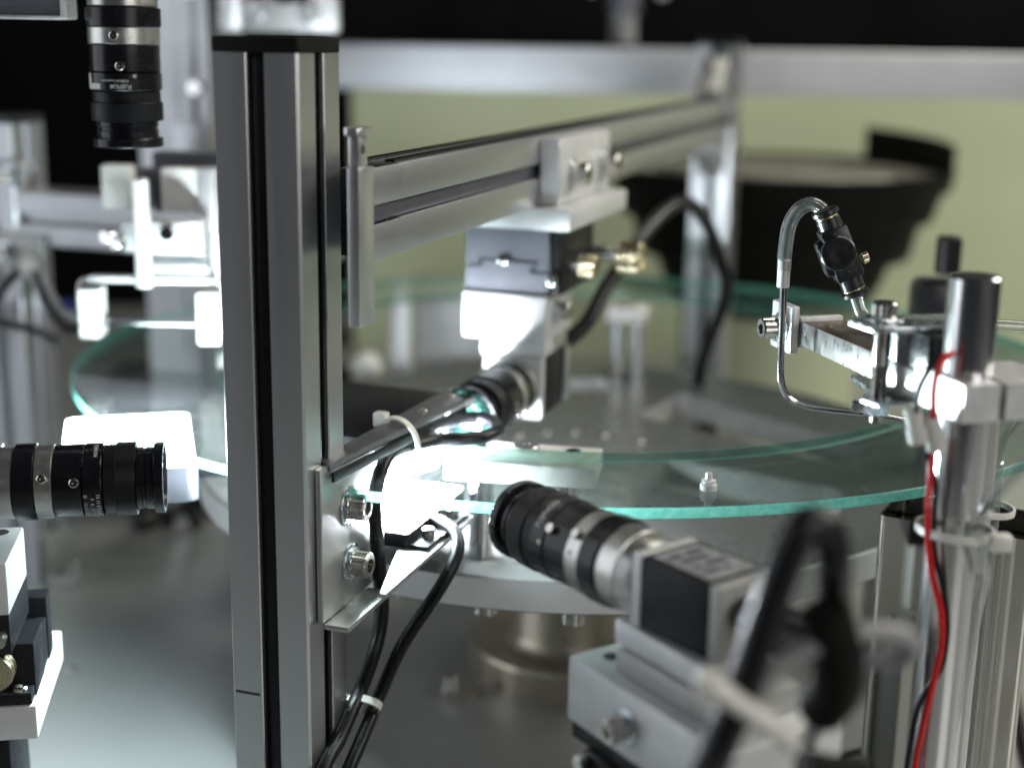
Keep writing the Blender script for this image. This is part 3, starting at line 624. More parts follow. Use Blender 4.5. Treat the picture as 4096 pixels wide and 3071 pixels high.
# ================================================================== lens hanging at the top left
t = Thing("top_camera", "black and silver lens pointing straight down at the top left", "camera", (-200.5, 745, 225))
bm = B(); box(bm, -217, -184, 728, 762, 231, 275, .8); bd = t.part("body", bm, "black_anodised")
camera_lens(t, (-200.5, 745, 227.6), (0, 0, -1), 1.09, up=rad(-90), parent=bd, sg=-1, text=(
    ("FUJIFILM", 2.7, rad(-96), 45.7, 16.5, False, False), ("FUJIFILM Corporation", 1.45, rad(-86), 43.2, 16.5, False, False)))
x_, y_, w_ = basis((0, 0, -1))
def wrap_patch(p, d, r, a0_, a1_, t0, t1):
    x, y, w = basis(d); p = Vector(p); bm = B(); n_ = 8; R_ = [[bm.verts.new(p + w * tt + (x * math.cos(a0_ + (a1_ - a0_) * i / n_) + y * math.sin(a0_ + (a1_ - a0_) * i / n_)) * r) for i in range(n_ + 1)] for tt in (t0, t1)]
    for i in range(n_): bm.faces.new((R_[0][i], R_[0][i + 1], R_[1][i + 1], R_[1][i]))
    return bm
t.part("barcode_sticker", wrap_patch((-200.5, 745, 227.6), (0, 0, -1), 18.08, rad(-34), rad(-12), 43.6, 51.4), "print_white", bd)
t.part("serial_sticker", wrap_patch((-200.5, 745, 227.6), (0, 0, -1), 18.10, rad(-60), rad(-33), 48.6, 51.4), "print_white", bd)
t = Thing("corner_plate", "small grey plate with a bright rim in the top left corner", "plate", (-245, 740, 210))
bm = B(); box(bm, -275, -229.6, 736, 752, 212, 260, .6); t.part("plate", bm, "stage_grey")
bm = B(); box(bm, -229.4, -226, 735, 753, 210.2, 260, .8); t.part("side_rim", bm, "machined")
bm = B(); box(bm, -275, -229.5, 735, 753, 210, 211.8, .6); t.part("bottom_rim", bm, "machined")

# ================================================================== rear left frame
t = Thing("left_rear_post", "slotted aluminium post with black cap standing at the far left", "post", (-389, 1085, FLOOR), AZ)
ra, rb = fr(-385, 1085, AZ)
t.o.location = (-385 * MM, 1085 * MM, FLOOR * MM); t.org = Vector((ra, rb, FLOOR))
bm = B(); profile(bm, 40, 40, 'z', (ra, rb), FLOOR, 137); t.part("profile", bm, "rail_grey")
bm = B(); rbox(bm, ra - 20.4, ra + 20.4, rb - 20.4, rb + 20.4, 137.2, 143, 2, .8); t.part("end_cap", bm, "black_plastic")
bm = B(); box(bm, ra + 20.3, ra + 48, rb - 16, rb + 16, FLOOR, FLOOR + 6, .6); ft = t.part("foot_bracket", bm, "grey_casting")
bm = B(); box(bm, ra + 20.3, ra + 26, rb - 16, rb + 16, FLOOR + 6.2, FLOOR + 40, .6); t.part("foot_rib", bm, "grey_casting", ft)
bolt(t, (ra + 37, rb, FLOOR + 6), (0, 0, 1), 5, 8, 7.5, parent=ft)
bm = B(); rbox(bm, ra - 34, ra + 34, rb - 26, rb - 20.4, 92, 110, 2, .6); br = t.part("angle_bracket", bm, "grey_casting")
bolt(t, (ra - 5, rb - 26, 101), (0, -1, 0), 5.5, 7, 8, parent=br); bolt(t, (ra + 22, rb - 26, 99), (0, -1, 0), 5.5, 7, 8, parent=br)
bm = B(); rbox(bm, ra - 4, ra + 46, rb - 26, rb - 20.4, 30, 56, 3, .6); br = t.part("angle_bracket", bm, "grey_casting")
bolt(t, (ra + 14, rb - 26, 43), (0, -1, 0), 5, 7, 7.5, parent=br)
t = Thing("left_rear_beam", "slotted aluminium beam leading right from the far left post", "beam", (ra + 120, rb, 47), AZ)
bm = B(); profile(bm, 40, 40, 'x', (rb, 68), ra + 20.6, ra + 270, "lr"); t.part("profile", bm, "rail_grey")
t = Thing("tall_column", "tall grooved aluminium column in the rear left behind the front post", "column", (-284, 1260, FLOOR), AZ)
ta, tb = fr(-284, 1265, AZ); t.o.location = (-284 * MM, 1265 * MM, FLOOR * MM); t.org = Vector((ta, tb, FLOOR))
bm = B(); profile(bm, 40, 60, 'z', (ta - 15, tb), FLOOR, 460, "lr"); profile(bm, 30, 60, 'z', (ta + 20.5, tb), FLOOR, 460, "lb", s=7); t.part("profile", bm, "rail_grey")
bm = B(); box(bm, ta + 6, ta + 42, tb - 46, tb - 30.4, 60, 130, .8); sp = t.part("side_plate", bm, "rail_grey")
bm = B(); cyl(bm, (ta + 36, tb - 46, 160), (0, -1, 0), 6, 10); t.part("knob", bm, "chrome", sp)
t = Thing("bolted_plate", "grey plate with two round bolts at the top behind the front post", "plate", (-195, 1200, 206))
bm = B(); box(bm, -243, -147, 1200, 1212, 206, 330, 1); pl = t.part("plate", bm, "grey_casting")
bm = B(); box(bm, -243, -226, 1192, 1199.8, 207, 330, 1); t.part("flange", bm, "machined", pl)
for x, z in ((-215, 224), (-170, 221.5)): bolt(t, (x, 1200, z), (0, -1, 0), 6.5, 7, 9.5, mat="machined", parent=pl)
bm = B(); tube(bm, [(-205, 1190, 238), (-190, 1186, 232), (-175, 1188, 236), (-165, 1190, 260)], 4, 12); t.part("cable", bm, "rubber")
bm = B(); cyl(bm, (-168, 1190, 236), (0, -.3, 1), 4.5, 20); t.part("red_boot", bm, "red_wire")
bm = B(); box(bm, -232, -160, 1213, 1255, 230, 320, 1); t.part("support", bm, "stage_grey")

# fork of optical sensors over the left of the glass
t = Thing("sensor_fork", "bent bright bracket with two small white sensors over the left of the glass", "sensor", (-225, 862, 60))
bm = B(); tube(bm, [(-260, 866, 56), (-266.5, 866, 54), (-268, 866, 46), (-268, 866, 30)], 2.6, 10, 6, 2.0); box(bm, -261, -186, 861, 870, 54.8, 58.6, .8)
tube(bm, [(-187, 866, 56.5), (-181, 866, 54.5), (-178.6, 866, 47), (-178.6, 866, 24)], 2.6, 10, 6, 2.0); t.part("fork", bm, "machined")
bm = B(); rbox(bm, -266, -253.6, 853, 874, 21.5, 51, 1.5, .8); sn = t.part("sensor", bm, "connector_white")
bm = B(); box(bm, -265.8, -253.8, 852.6, 853, 29, 29.6, 0); t.part("seam", bm, "rubber_grey", sn)
bm = B(); rbox(bm, -193.6, -179.6, 853, 874, 18.5, 50, 1.5, .8); sn = t.part("sensor", bm, "connector_white")
bm = B(); box(bm, -193.4, -179.8, 852.6, 853, 31, 31.6, 0); t.part("seam", bm, "rubber_grey", sn)
bm = B(); cyl(bm, (-253.5, 862, 29.6), (1, 0, 0), 1.9, 59.8, 16, .2); t.part("tie_rod", bm, "chrome")
t = Thing("hanger_rod", "polished vertical rod that carries the sensor fork", "rod", (-226, 860, 54))
bm = B(); cyl(bm, (-226, 860, 52.6), (0, 0, 1), 5.0, 66, 32, .8); t.part("rod", bm, "machined")
t = Thing("hanger_rod", "shorter bright rod beside the fork, right above the right sensor", "rod", (-186, 876, 59))
bm = B(); cyl(bm, (-186, 880, 54), (0, 0, 1), 3.8, 30, 24, .6); t.part("rod", bm, "machined")
t = Thing("rod_clamp", "bright clamp block with shiny screws gripping the polished rod", "clamp", (-222, 878, 74))
bm = B(); rbox(bm, -242, -232, 868, 890, 73, 90, 3, .8); rbox(bm, -231.8, -192, 868.5, 890, 72, 92, 2, .8); cb = t.part("jaw", bm, "machined")
bm = B(); box(bm, -222, -200, 864, 868.2, 74, 92, .8); t.part("jaw_face", bm, "plate_white", cb)
for x, z in ((-246, 83), (-240, 79.5)):
    bm = B(); cyl(bm, (x, 864, z), (-.5, -.8, 0), 4.4, 6, 24); t.part("screw_head", bm, "chrome", cb)
bm = B(); cyl(bm, (-211, 864, 86), (0, -1, 0), 4.6, 6, 24); t.part("screw_head", bm, "chrome", cb)
bm = B(); box(bm, -232, -176, 882, 896, 58, 70.5, .8); t.part("foot", bm, "machined", cb)
for x0, x1, z0, z1, y, lab in ((-262, -243.5, 95.5, 122, 902, "pale square reflector block left of the polished rod"), (-224, -200.5, 94, 120.7, 902, "overexposed white square block right of the polished rod")):
    t = Thing("reflector_block", lab, "block", ((x0 + x1) / 2, y, z0))
    bm = B(); rbox(bm, x0, x1, y, y + 16, z0, z1, 2, .8); t.part("block", bm, "connector_white")
    bm = B(); box(bm, x0 + 3, x1 + 14, y + 16.2, y + 34, z0 - 2, z1 - 3, .8); t.part("holder", bm, "stage_grey")
bm = B(); box(bm, -200.2, -190, 900, 920, 70.8, 121, .8); t.part("arm", bm, "machined")
t = Thing("junction_bracket", "dark bracket behind the reflector blocks joining rods and column", "bracket", (-225, 940, 90))
bm = B(); box(bm, -238, -178, 938, 960, 89, 128, 1); t.part("plate", bm, "stage_grey")
bm = B(); box(bm, -250, -172, 922, 937.8, 71, 80, 1); t.part("lower_bar", bm, "stage_grey")

# left light panel below the glass
t = Thing("left_backlight", "blazing white box light under the left of the glass ring", "light panel", (0, 0, 0), -15)
la, lb_ = fr(-211, 753, -15); t.o.location = (-211 * MM, 753 * MM, -40 * MM); t.org = Vector((la, lb_, -40))
bm = B(); rbox(bm, la - 35, la + 35, lb_ - 54, lb_ + 54, -34, -14.8, 6, .8); t.part("housing", bm, "stage_grey")
bm = B(); rbox(bm, la - 34.2, la + 34.2, lb_ - 53, lb_ + 53, -14.7, -14.0, 5.5, .1); t.part("light_face", bm, "led_left")
bm = B(); box(bm, la + 20, la + 78, lb_ + 6, lb_ + 18, -40, -34.2, .8); t.part("support_arm", bm, "black_anodised")
bm = B(); box(bm, la + 64, la + 78, lb_ + 6, lb_ + 18, FLOOR, -40.2, .8); t.part("leg", bm, "black_anodised")
t = Thing("left_cable_bundle", "black cables hanging by the far left post", "cables", (-360, 1040, 0))
bm = B(); tube(bm, [(-268, 868, 25), (-285, 890, 20), (-320, 960, 22), (-352, 1030, 34), (-372, 1045, 26), (-400, 1050, -10), (-430, 1050, -60)], 3.0, 12); t.part("cable", bm, "rubber")
bm = B(); tube(bm, [(-268, 870, 29), (-290, 900, 30), (-325, 975, 34), (-352, 1034, 42), (-390, 1050, 20), (-440, 1050, 10)], 2.4, 12); t.part("cable", bm, "rubber_grey")
bm = B(); tube(bm, [(-300, 920, 2), (-340, 1000, -6), (-380, 1040, -8), (-430, 1050, -2)], 3.2, 12); t.part("cable", bm, "rubber")
bm = B(); cyl(bm, (-352, 1028, 36), (-.2, -1, .1), 8, 6, 20, 2); t.part("fastener", bm, "nylon")
bm = B(); box(bm, -337, -331, 1046, 1052, -2, 10, 1.5); t.part("blue_clip", bm, "blue_plastic")
t = Thing("floor_cable", "dark cable heap on the base behind the left light", "cables", (-230, 1250, FLOOR))
bm = B(); tube(bm, [(-330, 1190, FLOOR + 8), (-290, 1230, FLOOR + 14), (-240, 1250, FLOOR + 26), (-190, 1240, FLOOR + 20), (-120, 1260, FLOOR + 8)], 8, 14); t.part("cable", bm, "rubber")
bm = B(); tube(bm, [(-340, 1230, FLOOR + 9), (-300, 1270, FLOOR + 24), (-240, 1290, FLOOR + 44), (-180, 1280, FLOOR + 30), (-90, 1290, FLOOR + 9)], 9, 14); t.part("cable", bm, "rubber")
bm = B(); box(bm, -390, -150, 1310, 1380, FLOOR, FLOOR + 110, 4); t.part("junction_box", bm, "bowl_black")
for x, y, z in ((-310, 1150, -175), (-288, 1146, -182)):
    bm = B(); cyl(bm, (x, y, z), (0, -.6, .6), 9, 12, 20, 3); t.part("plug", bm, "grey_casting")
t.part("plug_stem", tube(B(), [(-308, 1156, -174), (-306, 1175, -190), (-300, 1190, FLOOR + 6)], 5, 12), "rubber")
t.part("plug_stem", tube(B(), [(-286, 1152, -182), (-282, 1175, -196), (-276, 1190, FLOOR + 6)], 5, 12), "rubber")
for i, (x, y) in enumerate(((-300, 905), (-245, 762), (-146, 800))):
    t = Thing("base_screw", ["screw head in the base plate near the silver slide", "screw head in the base plate at the bottom left", "screw head in the base plate left of the front post"][i], "screw", (x, y, FLOOR), 0, "screws in the base plate")
    bm = B(); lathe(bm, (x, y, FLOOR), (0, 0, 1), [(4.4, 0), (4.4, 2.4), (3.8, 3.2), (1.8, 3.2), (1.6, 1.4), (0, 1.4)], 24); t.part("head", bm, "chrome")

# ================================================================== rear right: black bowl feeder and black sensor
bx, by = 302, 1658
t = Thing("bowl_feeder", "large black stepped feeder bowl in front of the khaki panel", "bowl feeder", (bx, by, FLOOR))
bm = B(); lathe(bm, (bx, by, 0), (0, 0, 1), [(60, -96), (112, -92), (128, -62), (134, -42), (156, -32), (164, 4), (178, 12), (186, 40), (195, 46), (199, 66), (194, 67), (190, 58), (0, 54)], 96); t.part("bowl", bm, "bowl_black")
bm = B(); lathe(bm, (bx, by, FLOOR), (0, 0, 1), [(104, 0), (104, 124), (100, 128)], 72); t.part("drive_base", bm, "khaki_wall")
bm = B(); lathe(bm, (bx, by, 0), (0, 0, 1), [(189, 58.5), (160, 60), (138, 58.5), (136, 64), (100, 66), (0, 68)], 96); t.part("track", bm, "bowl_lining")
bm = B(); pts = []
for i in range(25):
    a = rad(-14 + 60 * i / 24); h = 92 + 12 * (i / 24)
    pts.append((bx + 197 * math.cos(a), by + 197 * math.sin(a), h, bx + 192 * math.cos(a), by + 192 * math.sin(a)))
vs = [[bm.verts.new((p[0], p[1], 67.2)), bm.verts.new((p[0], p[1], p[2])), bm.verts.new((p[3], p[4], p[2])), bm.verts.new((p[3], p[4], 67.2))] for p in pts]
for A, C in zip(vs, vs[1:]):
    for j in range(4): bm.faces.new((A[j], A[(j + 1) % 4], C[(j + 1) % 4], C[j]))
bm.faces.new(vs[0]); bm.faces.new(vs[-1][::-1]); t.part("raised_wall", bm, "bowl_black")
t = Thing("black_sensor", "black cylinder on a black block behind the right rod", "sensor", (275, 900, 30))
bm = B(); cyl(bm, (278, 905, 62), (0, 0, 1), 8, 24, 28, 1); t.part("barrel", bm, "black_anodised")
bm = B(); box(bm, 259, 292, 890, 925, 8, 58, 6); t.part("body", bm, "black_plastic")
bm = B(); cyl(bm, (278, 908, FLOOR), (0, 0, 1), 7, 232.8, 24); t.part("stand", bm, "stage_grey")
t = Thing("chute_column", "grey blurred column and fittings behind the front post on the far side", "column", (-90, 1330, FLOOR))
bm = B(); box(bm, -118, -98, 1330, 1350, FLOOR, -18, 2); t.part("leg", bm, "plate_white")
bm = B(); box(bm, -96, 20, 1352, 1370, FLOOR, -20, 3); t.part("panel", bm, "grey_casting")
bm = B(); box(bm, 24, 40, 1330, 1344, FLOOR, -90, 3); t.part("rail", bm, "black_plastic")
bm = B(); cyl(bm, (-16, 1348, -110), (0, -1, 0), 14, 10); t.part("fitting", bm, "brass")
bm = B(); cyl(bm, (-138, 1320, -100), (0, -1, 0), 14, 30, 24, 4); t.part("knob", bm, "nylon")
# ================================================================== air-jet rig on the steel rods at the right
t = Thing("steel_rod", "thick polished steel rod standing upright at the right", "rod", (178.5, 545, FLOOR))
bm = B(); cyl(bm, (178.5, 545, FLOOR), (0, 0, 1), 10, 118.5 - FLOOR, 64, .9); t.part("rod", bm, "rod_steel")
t = Thing("steel_rod", "second polished rod just behind the thick steel rod, lower", "rod", (203, 600, FLOOR))
bm = B(); cyl(bm, (203, 600, FLOOR), (0, 0, 1), 10, 62 - FLOOR, 48, .9); t.part("rod", bm, "rod_steel")
AZA = -15.0
t = Thing("jet_arm", "flat aluminium arm clamped to the steel rod and pointing at the glass", "arm", (313.5, 480, 65), AZA)
bm = B(); box(bm, 302, 324, 497.4, 601.6, 65.3, 77, .6); ar = t.part("bar", bm, ["brushed", "arm_dark"])
for p in ar.data.polygons:
    if p.normal.z > .7: p.material_index = 1
bm = B(); lathe(bm, (309, 588, 77.02), (0, 0, 1), [(2.0, 0), (2.0, .5), (1.4, .7), (0, .7)], 20); t.part("pin", bm, "brass", ar)
# split clamp
def halfclamp(a0, a1, b0_, b1_, ca_, cb_, r, z0, z1, side):
    pts = []
    if side < 0:
        pts = [(ca_ + 3, b0_), (a0, b0_), (a0, b1_), (ca_ + 3, b1_)]
        arc = [(ca_ + r * math.cos(a), cb_ + r * math.sin(a)) for a in [rad(72 + 216 * i / 20) for i in range(21)]]
    else:
        pts = [(ca_ + 6, b1_), (a1, b1_), (a1, b0_), (ca_ + 6, b0_)]
        arc = [(ca_ + r * math.cos(a), cb_ + r * math.sin(a)) for a in [rad(-52 + 104 * i / 12) for i in range(13)]]
    return prism(B(), pts + arc, 'z', z0, z1)
cl = t.part("clamp_half", halfclamp(301, 0, 461, 497, 313.5, 480, 10.1, 64.8, 79.6, -1), "machined")
t.part("clamp_half", halfclamp(0, 345, 461, 497, 313.5, 480, 10.1, 65.0, 79.4, 1), "machined")
bm = B(); lathe(bm, (301, 467.5, 72.6), (-1, 0, 0), [(2.4, -.2), (2.4, .1), (2.0, .1), (1.6, -.2), (0, 1.2)], 24); t.part("clamp_screw", bm, "steel", cl)
bm = B(); rbox(bm, 302, 324, 514, 532, 77.2, 92.6, .8, .4); t.part("spacer", bm, "zinc")
bm = B(); box(bm, 302, 330, 490, 513.8, 77.2, 92.4, .5); t.part("valve_block", bm, "black_plastic")
# top and bottom zinc plates with the stud
bm = B(); prism(bm, [(283, 501), (295, 497), (330, 497), (330, 521), (296, 523), (281, 517)], 'z', 92.8, 95.2, .3); zp = t.part("top_strap", bm, "zinc")
bm = B(); lathe(bm, (295.5, 515, 95.2), (0, 0, 1), [(8.2, 0), (8.2, .8), (7.8, 1.0), (5, 1.0)], 36); t.part("washer", bm, "zinc", zp)
bolt(t, (295.5, 515, 96.2), (0, 0, 1), 5.2, 6.2, 0, parent=zp)
bm = B(); lathe(bm, (295.5, 515, 57), (0, 0, 1), [(3.5, 0)] + [q for i in range(16) for q in ((3.5, i * 1.2 + .2), (3.15, i * 1.2 + .8))] + [(3.5, 20), (3.5, 35.6)], 28); t.part("stud", bm, "steel", zp)
bm = B(); prism(bm, [(303, 553), (313, 556), (318, 536), (314, 508), (290, 505), (288, 515), (300, 532)], 'z', 60.2, 62.4, .3); wp = t.part("bottom_strap", bm, "zinc")
bm = B(); lathe(bm, (295.5, 515, 56.8), (0, 0, -1), [(5.6, -3.2), (6.0, -2.9), (6.0, 1.4), (5.4, 1.8), (3, 1.8)], 6); t.part("hex_nut", bm, "zinc", wp)
bm = B(); cyl(bm, (295.5, 515, 51), (0, 0, 1), 2.6, 6, 24, .8); t.part("stud_end", bm, "steel", wp)
bm = B(); cyl(bm, (290, 520, 58), (-.7, -.7, 0), 2.6, 5, 20, .8); t.part("grub_screw", bm, "chrome", wp)
# nozzle plate at the arm's end
bm = B(); box(bm, 297, 301.6, 602, 624, 61, 84, 1.2); np_ = t.part("nozzle_plate", bm, "machined")
bm = B(); lathe(bm, (296.95, 612.5, 75.5), (-1, 0, 0), [(4.4, 0), (4.4, .05), (0, .05)], 24); t.part("slot", bm, "marker_ink", np_)
bm = B(); box(bm, 301.8, 324, 602, 606, 64, 79, .6); t.part("end_lug", bm, "machined", np_)
bolt(t, (297, 612, 72), (-1, 0, 0), 5.0, 8.5, 7.6, parent=np_)
bm = B(); lathe(bm, (294.8, 612, 72), (-1, 0, 0), [(6.4, 0), (6.4, 1.3), (5.2, 1.4)], 30); t.part("spring_washer", bm, "zinc", np_)

t = Thing("air_nozzle", "thin bent steel air tube hanging from the arm's end plate", "nozzle", (124.5, 650, 60))
bm = B(); tube(bm, [(124.2, 648, 104), (124.5, 648, 92), (125, 648, 76), (125.2, 648, 60), (126.2, 648, 50), (130, 648, 42.5), (137, 648, 38.8), (150, 646, 37.2), (168, 640, 37), (186, 632, 35.5)], 1.75, 16, 8); t.part("pipe", bm, "chrome")
bm = B(); cyl(bm, (124.1, 648, 95), (0, 0, 1), 2.9, 13, 24, .3); t.part("ferrule", bm, "machined")
t = Thing("air_hose", "clear plastic hose arching from the air tube up to the black valve", "hose", (130, 648, 120))
bm = B(); tube(bm, [(124, 648, 103), (124.2, 648, 114), (125.4, 648, 124), (129, 647, 131), (134.5, 645, 133.8), (139.5, 642, 131)], 3.3, 18, 8); t.part("wall", bm, "clear_hose")
bm = B(); tube(bm, [(124, 648, 104), (124.2, 648, 114), (125.4, 648, 124), (129, 647, 131), (134.5, 645, 133.8), (139.3, 642, 131.2)], 1.7, 14, 8); t.part("bore", bm, "clear_hose")
t = Thing("flow_valve", "black plastic flow valve with a round knob held by clear hoses", "valve", (148, 640, 112))
v0 = Vector((139.2, 641, 131.8)); vd = Vector((17.2, -1.0, -39.0)).normalized()
bm = B(); lathe(bm, v0, vd, [(5.2, 0), (6.1, .4), (6.1, 2.2), (5.0, 2.7), (4.4, 3.0)], 36); vb = t.part("collar", bm, "black_plastic")
bm = B(); lathe(bm, v0, vd, [(4.4, 3.05), (5.1, 3.1), (5.1, 3.7), (4.8, 3.8)], 36); t.part("brass_ring", bm, "brass", vb)
bm = B(); lathe(bm, v0, vd, [(5.2, 3.9), (5.4, 4.2), (5.4, 9), (5.0, 9.2)], 36); t.part("sleeve", bm, "black_plastic", vb)
bm = B(); lathe(bm, v0, vd, [(5.0, 32.6), (5.3, 32.9), (5.3, 38.2), (5.0, 38.4)], 36); t.part("sleeve", bm, "black_plastic", vb)
bm = B(); lathe(bm, v0, vd, [(4.6, 38.5), (5.1, 38.6), (5.1, 39.2), (4.6, 39.3)], 36); t.part("brass_ring", bm, "brass", vb)
bm = B(); lathe(bm, v0, vd, [(4.4, 39.4), (6.1, 40.0), (6.1, 41.6), (5.0, 42.2), (3.4, 42.2)], 36); t.part("collar", bm, "black_plastic", vb)
# square body
side = vd.cross(Vector((0, 1, 0))).normalized(); dep = vd.cross(side).normalized()
def obox(o, u, v, w, hu, hv, w0, w1, bev=.7):
    bm = B(); box(bm, -hu, hu, -hv, hv, w0, w1, bev)
    mt = Matrix((u, v, w)).transposed()
    for x in bm.verts: x.co = Vector(o) + mt @ x.co
    return bm
t.part("valve_body", obox(v0, side, dep, vd, 6.2, 6.0, 8.6, 33.4, 1.0), "black_plastic")
t.part("body_rib", obox(v0 + side * (-5.6), side, dep, vd, 4.0, 4.4, 12.5, 29.5, 1.8), "black_plastic")
for w_p in (11.4, 29.5):
    bm = B(); cyl(bm, v0 + vd * w_p + dep * (-5.4 if dep.y > 0 else 5.4), (0, -1, 0), .9, .6, 14, .2); t.part("dimple", bm, "stage_grey")
kc = v0 + vd * 20.5 + Vector((1.4, -5.6, 0)); kc.x -= 3.4
bm = B(); lathe(bm, kc, (-.12, -1, .06), [(7.4, -4), (7.8, -3.4), (8.0, 1.6), (7.4, 2.4), (6.0, 2.6), (3, 2.1), (0, 1.9)], 48); t.part("knob", bm, "black_plastic")
bm = B(); lathe(bm, v0 + vd * 27 + Vector((7.5, 0, 3)), (1, .1, .35), [(2.4, 0), (2.6, .2), (2.6, .3, .2), (2.6, 2.6, .2), (2.4, 2.8), (0, 2.9)], 36); t.part("needle_screw", bm, "brass")
t = Thing("valve_hose", "short clear hose running from the black valve down to the strap", "hose", (158, 638, 86))
bm = B(); tube(bm, [(156, 640, 93), (157.4, 639.5, 89), (159.5, 638, 84.5), (164, 634, 79.5)], 3.1, 18, 8); t.part("wall", bm, "clear_hose")
bm = B(); lathe(bm, (162, 634, 78), (.3, -.2, 1), [(5.5, 0), (5.5, 2.5), (4, 3)], 24); t.part("fitting", bm, "black_plastic")
t = Thing("supply_hose", "clear hose leaving to the right behind the steel rod", "hose", (228, 640, 80))
bm = B(); tube(bm, [(196, 640, 80.5), (215, 640, 80.5), (240, 640, 79.5), (270, 640, 78)], 3.0, 16, 6); t.part("wall", bm, "clear_hose")

# wires and connectors
t = Thing("red_black_wires", "red and black wire pair running down in front of the steel rod", "wires", (165, 532, 40))
wr = [(163.4, 531, 54), (163.8, 531.5, 40), (164.2, 532, 27), (165.6, 532, 14), (168.4, 532, 0), (172.2, 531.5, -12), (174.0, 531.5, -22), (174.2, 531.5, -32), (172.8, 531.5, -44), (170.8, 531.5, -58), (169.0, 531.5, -73), (168, 531, -86), (166, 528, -120), (164, 524, -222)]
t.part("red_wire", tube(B(), wr, 1.3, 12, 8), "red_wire")
wk = [(160.4, 530.6, 56), (163.2, 532.4, 46), (166.6, 533, 38), (167.2, 533.2, 26), (168.6, 533.4, 10), (172.2, 532.6, -2), (175.2, 532.4, -14), (176.6, 532.6, -26), (175.4, 532.4, -40), (170.5, 532.8, -50), (167.4, 533.2, -60), (166, 533.4, -76), (165.5, 534, -100), (165, 536, -222)]
t.part("black_wire", tube(B(), wk, 1.2, 12, 8), "rubber")
t.part("red_loop", tube(B(), [(169, 533, 90), (164.5, 529, 89.5), (161.4, 526.5, 84), (160.6, 526, 76), (161.6, 527, 66)], 1.3, 12, 8), "red_wire")
t.part("black_loop", tube(B(), [(168, 534, 88.5), (161.5, 530, 87.5), (156.6, 527, 81), (154.4, 526.5, 74), (154.8, 527, 68)], 1.1, 12, 8), "rubber")
for p0, p1 in (((153.6, 529.5, 69.5), (158.0, 530.5, 55.5)), ((161.4, 529, 66.5), (165.0, 531, 52.5))):
    d_ = Vector(p1) - Vector(p0); L_ = d_.length
    bm = B(); lathe(bm, p0, d_, [(3.0, 0), (3.4, .4), (3.4, L_ * .55), (4.0, L_ * .6), (4.2, L_ - .6), (3.7, L_), (2, L_)], 24); t.part("crimp_connector", bm, "connector_white")
t = Thing("cable_tie", "pale nylon tie strapping the wires to the thick steel rod", "cable tie", (178.5, 540, 16), 0, "nylon cable ties")
t.part("strap", tie_ring(t, (178.2, 540, 16.5), (.05, .05, 1), 14.5, 15.2, 3.2), "nylon")
bm = B(); box(bm, 188, 197, 525, 532, 12, 19, 1.4); t.part("head", bm, "nylon")
t = Thing("drain_hose", "clear hose curving down in front of the thick steel rod", "hose", (185, 524, 20))
bm = B(); tube(bm, [(215, 520, 62), (203, 521, 55), (192, 522, 44), (184.5, 524, 32), (182, 526, 22), (187, 532, 8), (194, 548, -8), (200, 572, -40), (198, 584, -110), (196, 586, -222)], 3.2, 16, 8); t.part("wall", bm, "clear_hose")
bm = B(); cyl(bm, (183.5, 524.2, 29.5), (.4, -.2, 1), 3.6, 3.2, 20, .4); t.part("ferrule", bm, "chrome")
t = Thing("back_hose", "clear hose with a loose tie right of the lower rod", "hose", (220, 606, 30))
bm = B(); tube(bm, [(245, 600, 66), (230, 602, 55), (220, 604, 40), (216, 606, 24), (216.5, 606, 0), (217, 606, -60), (218, 606, -222)], 2.8, 14, 8); t.part("wall", bm, "clear_hose")
t.part("tie", tie_ring(t, (209, 602, 6), (.1, 0, 1), 14, 13, 2.6), "nylon")

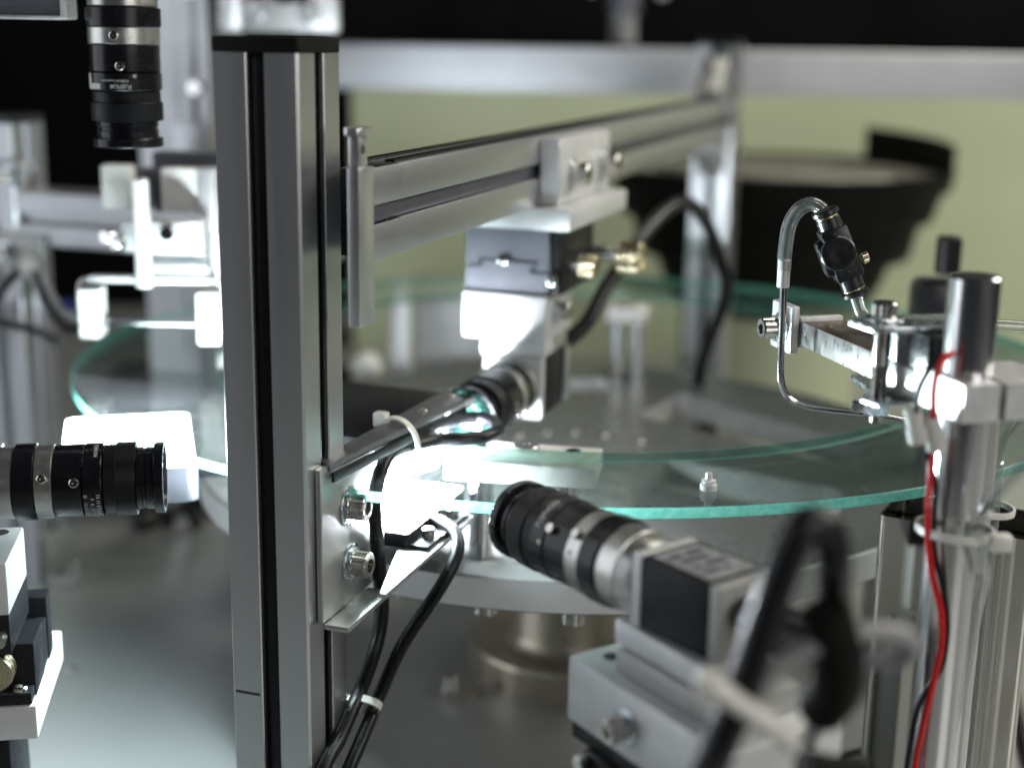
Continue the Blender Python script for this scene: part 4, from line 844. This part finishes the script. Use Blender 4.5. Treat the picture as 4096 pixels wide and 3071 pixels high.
# mirror-steel reject chute
AZB = 28.0
ma, mb = fr(181, 664, AZB)
t = Thing("reject_chute", "open mirror polished steel box below the glass by the rod", "chute", (ma + 30, mb + 20, FLOOR), AZB)
bm = B(); w_, d__, th_ = 74, 46, 1.2
def rr(x0, x1, y0, y1, r):
    out = []
    for cx_, cy_, a_ in ((x1 - r, y1 - r, 0), (x0 + r, y1 - r, 90), (x0 + r, y0 + r, 180), (x1 - r, y0 + r, 270)):
        for k in range(7): out.append((cx_ + r * math.cos(rad(a_ + 15 * k)), cy_ + r * math.sin(rad(a_ + 15 * k))))
    return out
O = rr(ma, ma + w_, mb, mb + d__, 4); I = rr(ma + th_, ma + w_ - th_, mb + th_, mb + d__ - th_, 2.8)
V = [[bm.verts.new((p[0], p[1], z)) for p in P_] for P_, z in ((O, FLOOR), (O, -20), (I, -20), (I, FLOOR))]
for A, C in zip(V, V[1:]):
    for i in range(len(O)): bm.faces.new((A[i], A[(i + 1) % len(O)], C[(i + 1) % len(O)], C[i]))
t.part("shell", bm, "mirror_steel")
bm = B(); box(bm, ma + 3, ma + w_ - 3, mb + 3, mb + d__ - 3, FLOOR, -32, 0); t.part("black_fill", bm, "bowl_black")  # black block filling the chute below its rim

# odds and ends on the base plate at the right
t = Thing("floor_hose", "thick black hose lying on the base right of the rods", "hose", (300, 800, FLOOR))
bm = B(); tube(bm, [(150, 700, FLOOR + 10), (200, 760, FLOOR + 12), (260, 790, FLOOR + 12), (330, 800, FLOOR + 12), (460, 800, FLOOR + 12)], 11, 16); t.part("sheath", bm, "rubber")
t = Thing("base_cover", "grey upright cover plate on the base behind the rods", "cover", (285, 930, FLOOR))
bm = B(); box(bm, 262, 318, 930, 936, FLOOR, -70, 1); t.part("plate", bm, "anodised_flat")
bm = B(); box(bm, 262, 318, 936.2, 990, FLOOR, -74, 1); t.part("housing", bm, "grey_casting")
t = Thing("base_screw", "screw head in the base plate right of the steel rods", "screw", (292, 742, FLOOR), 0, "screws in the base plate")
bm = B(); lathe(bm, (292, 742, FLOOR), (0, 0, 1), [(4.6, 0), (4.6, 2.4), (3.8, 3.4), (1.8, 3.4), (1.6, 1.4), (0, 1.4)], 24); t.part("head", bm, "chrome")
t = Thing("base_post", "short grey square post on the base behind the lower right camera", "post", (140, 600, FLOOR))
bm = B(); profile(bm, 40, 40, 'z', (132, 590), FLOOR, -112); t.part("profile", bm, "anodised")
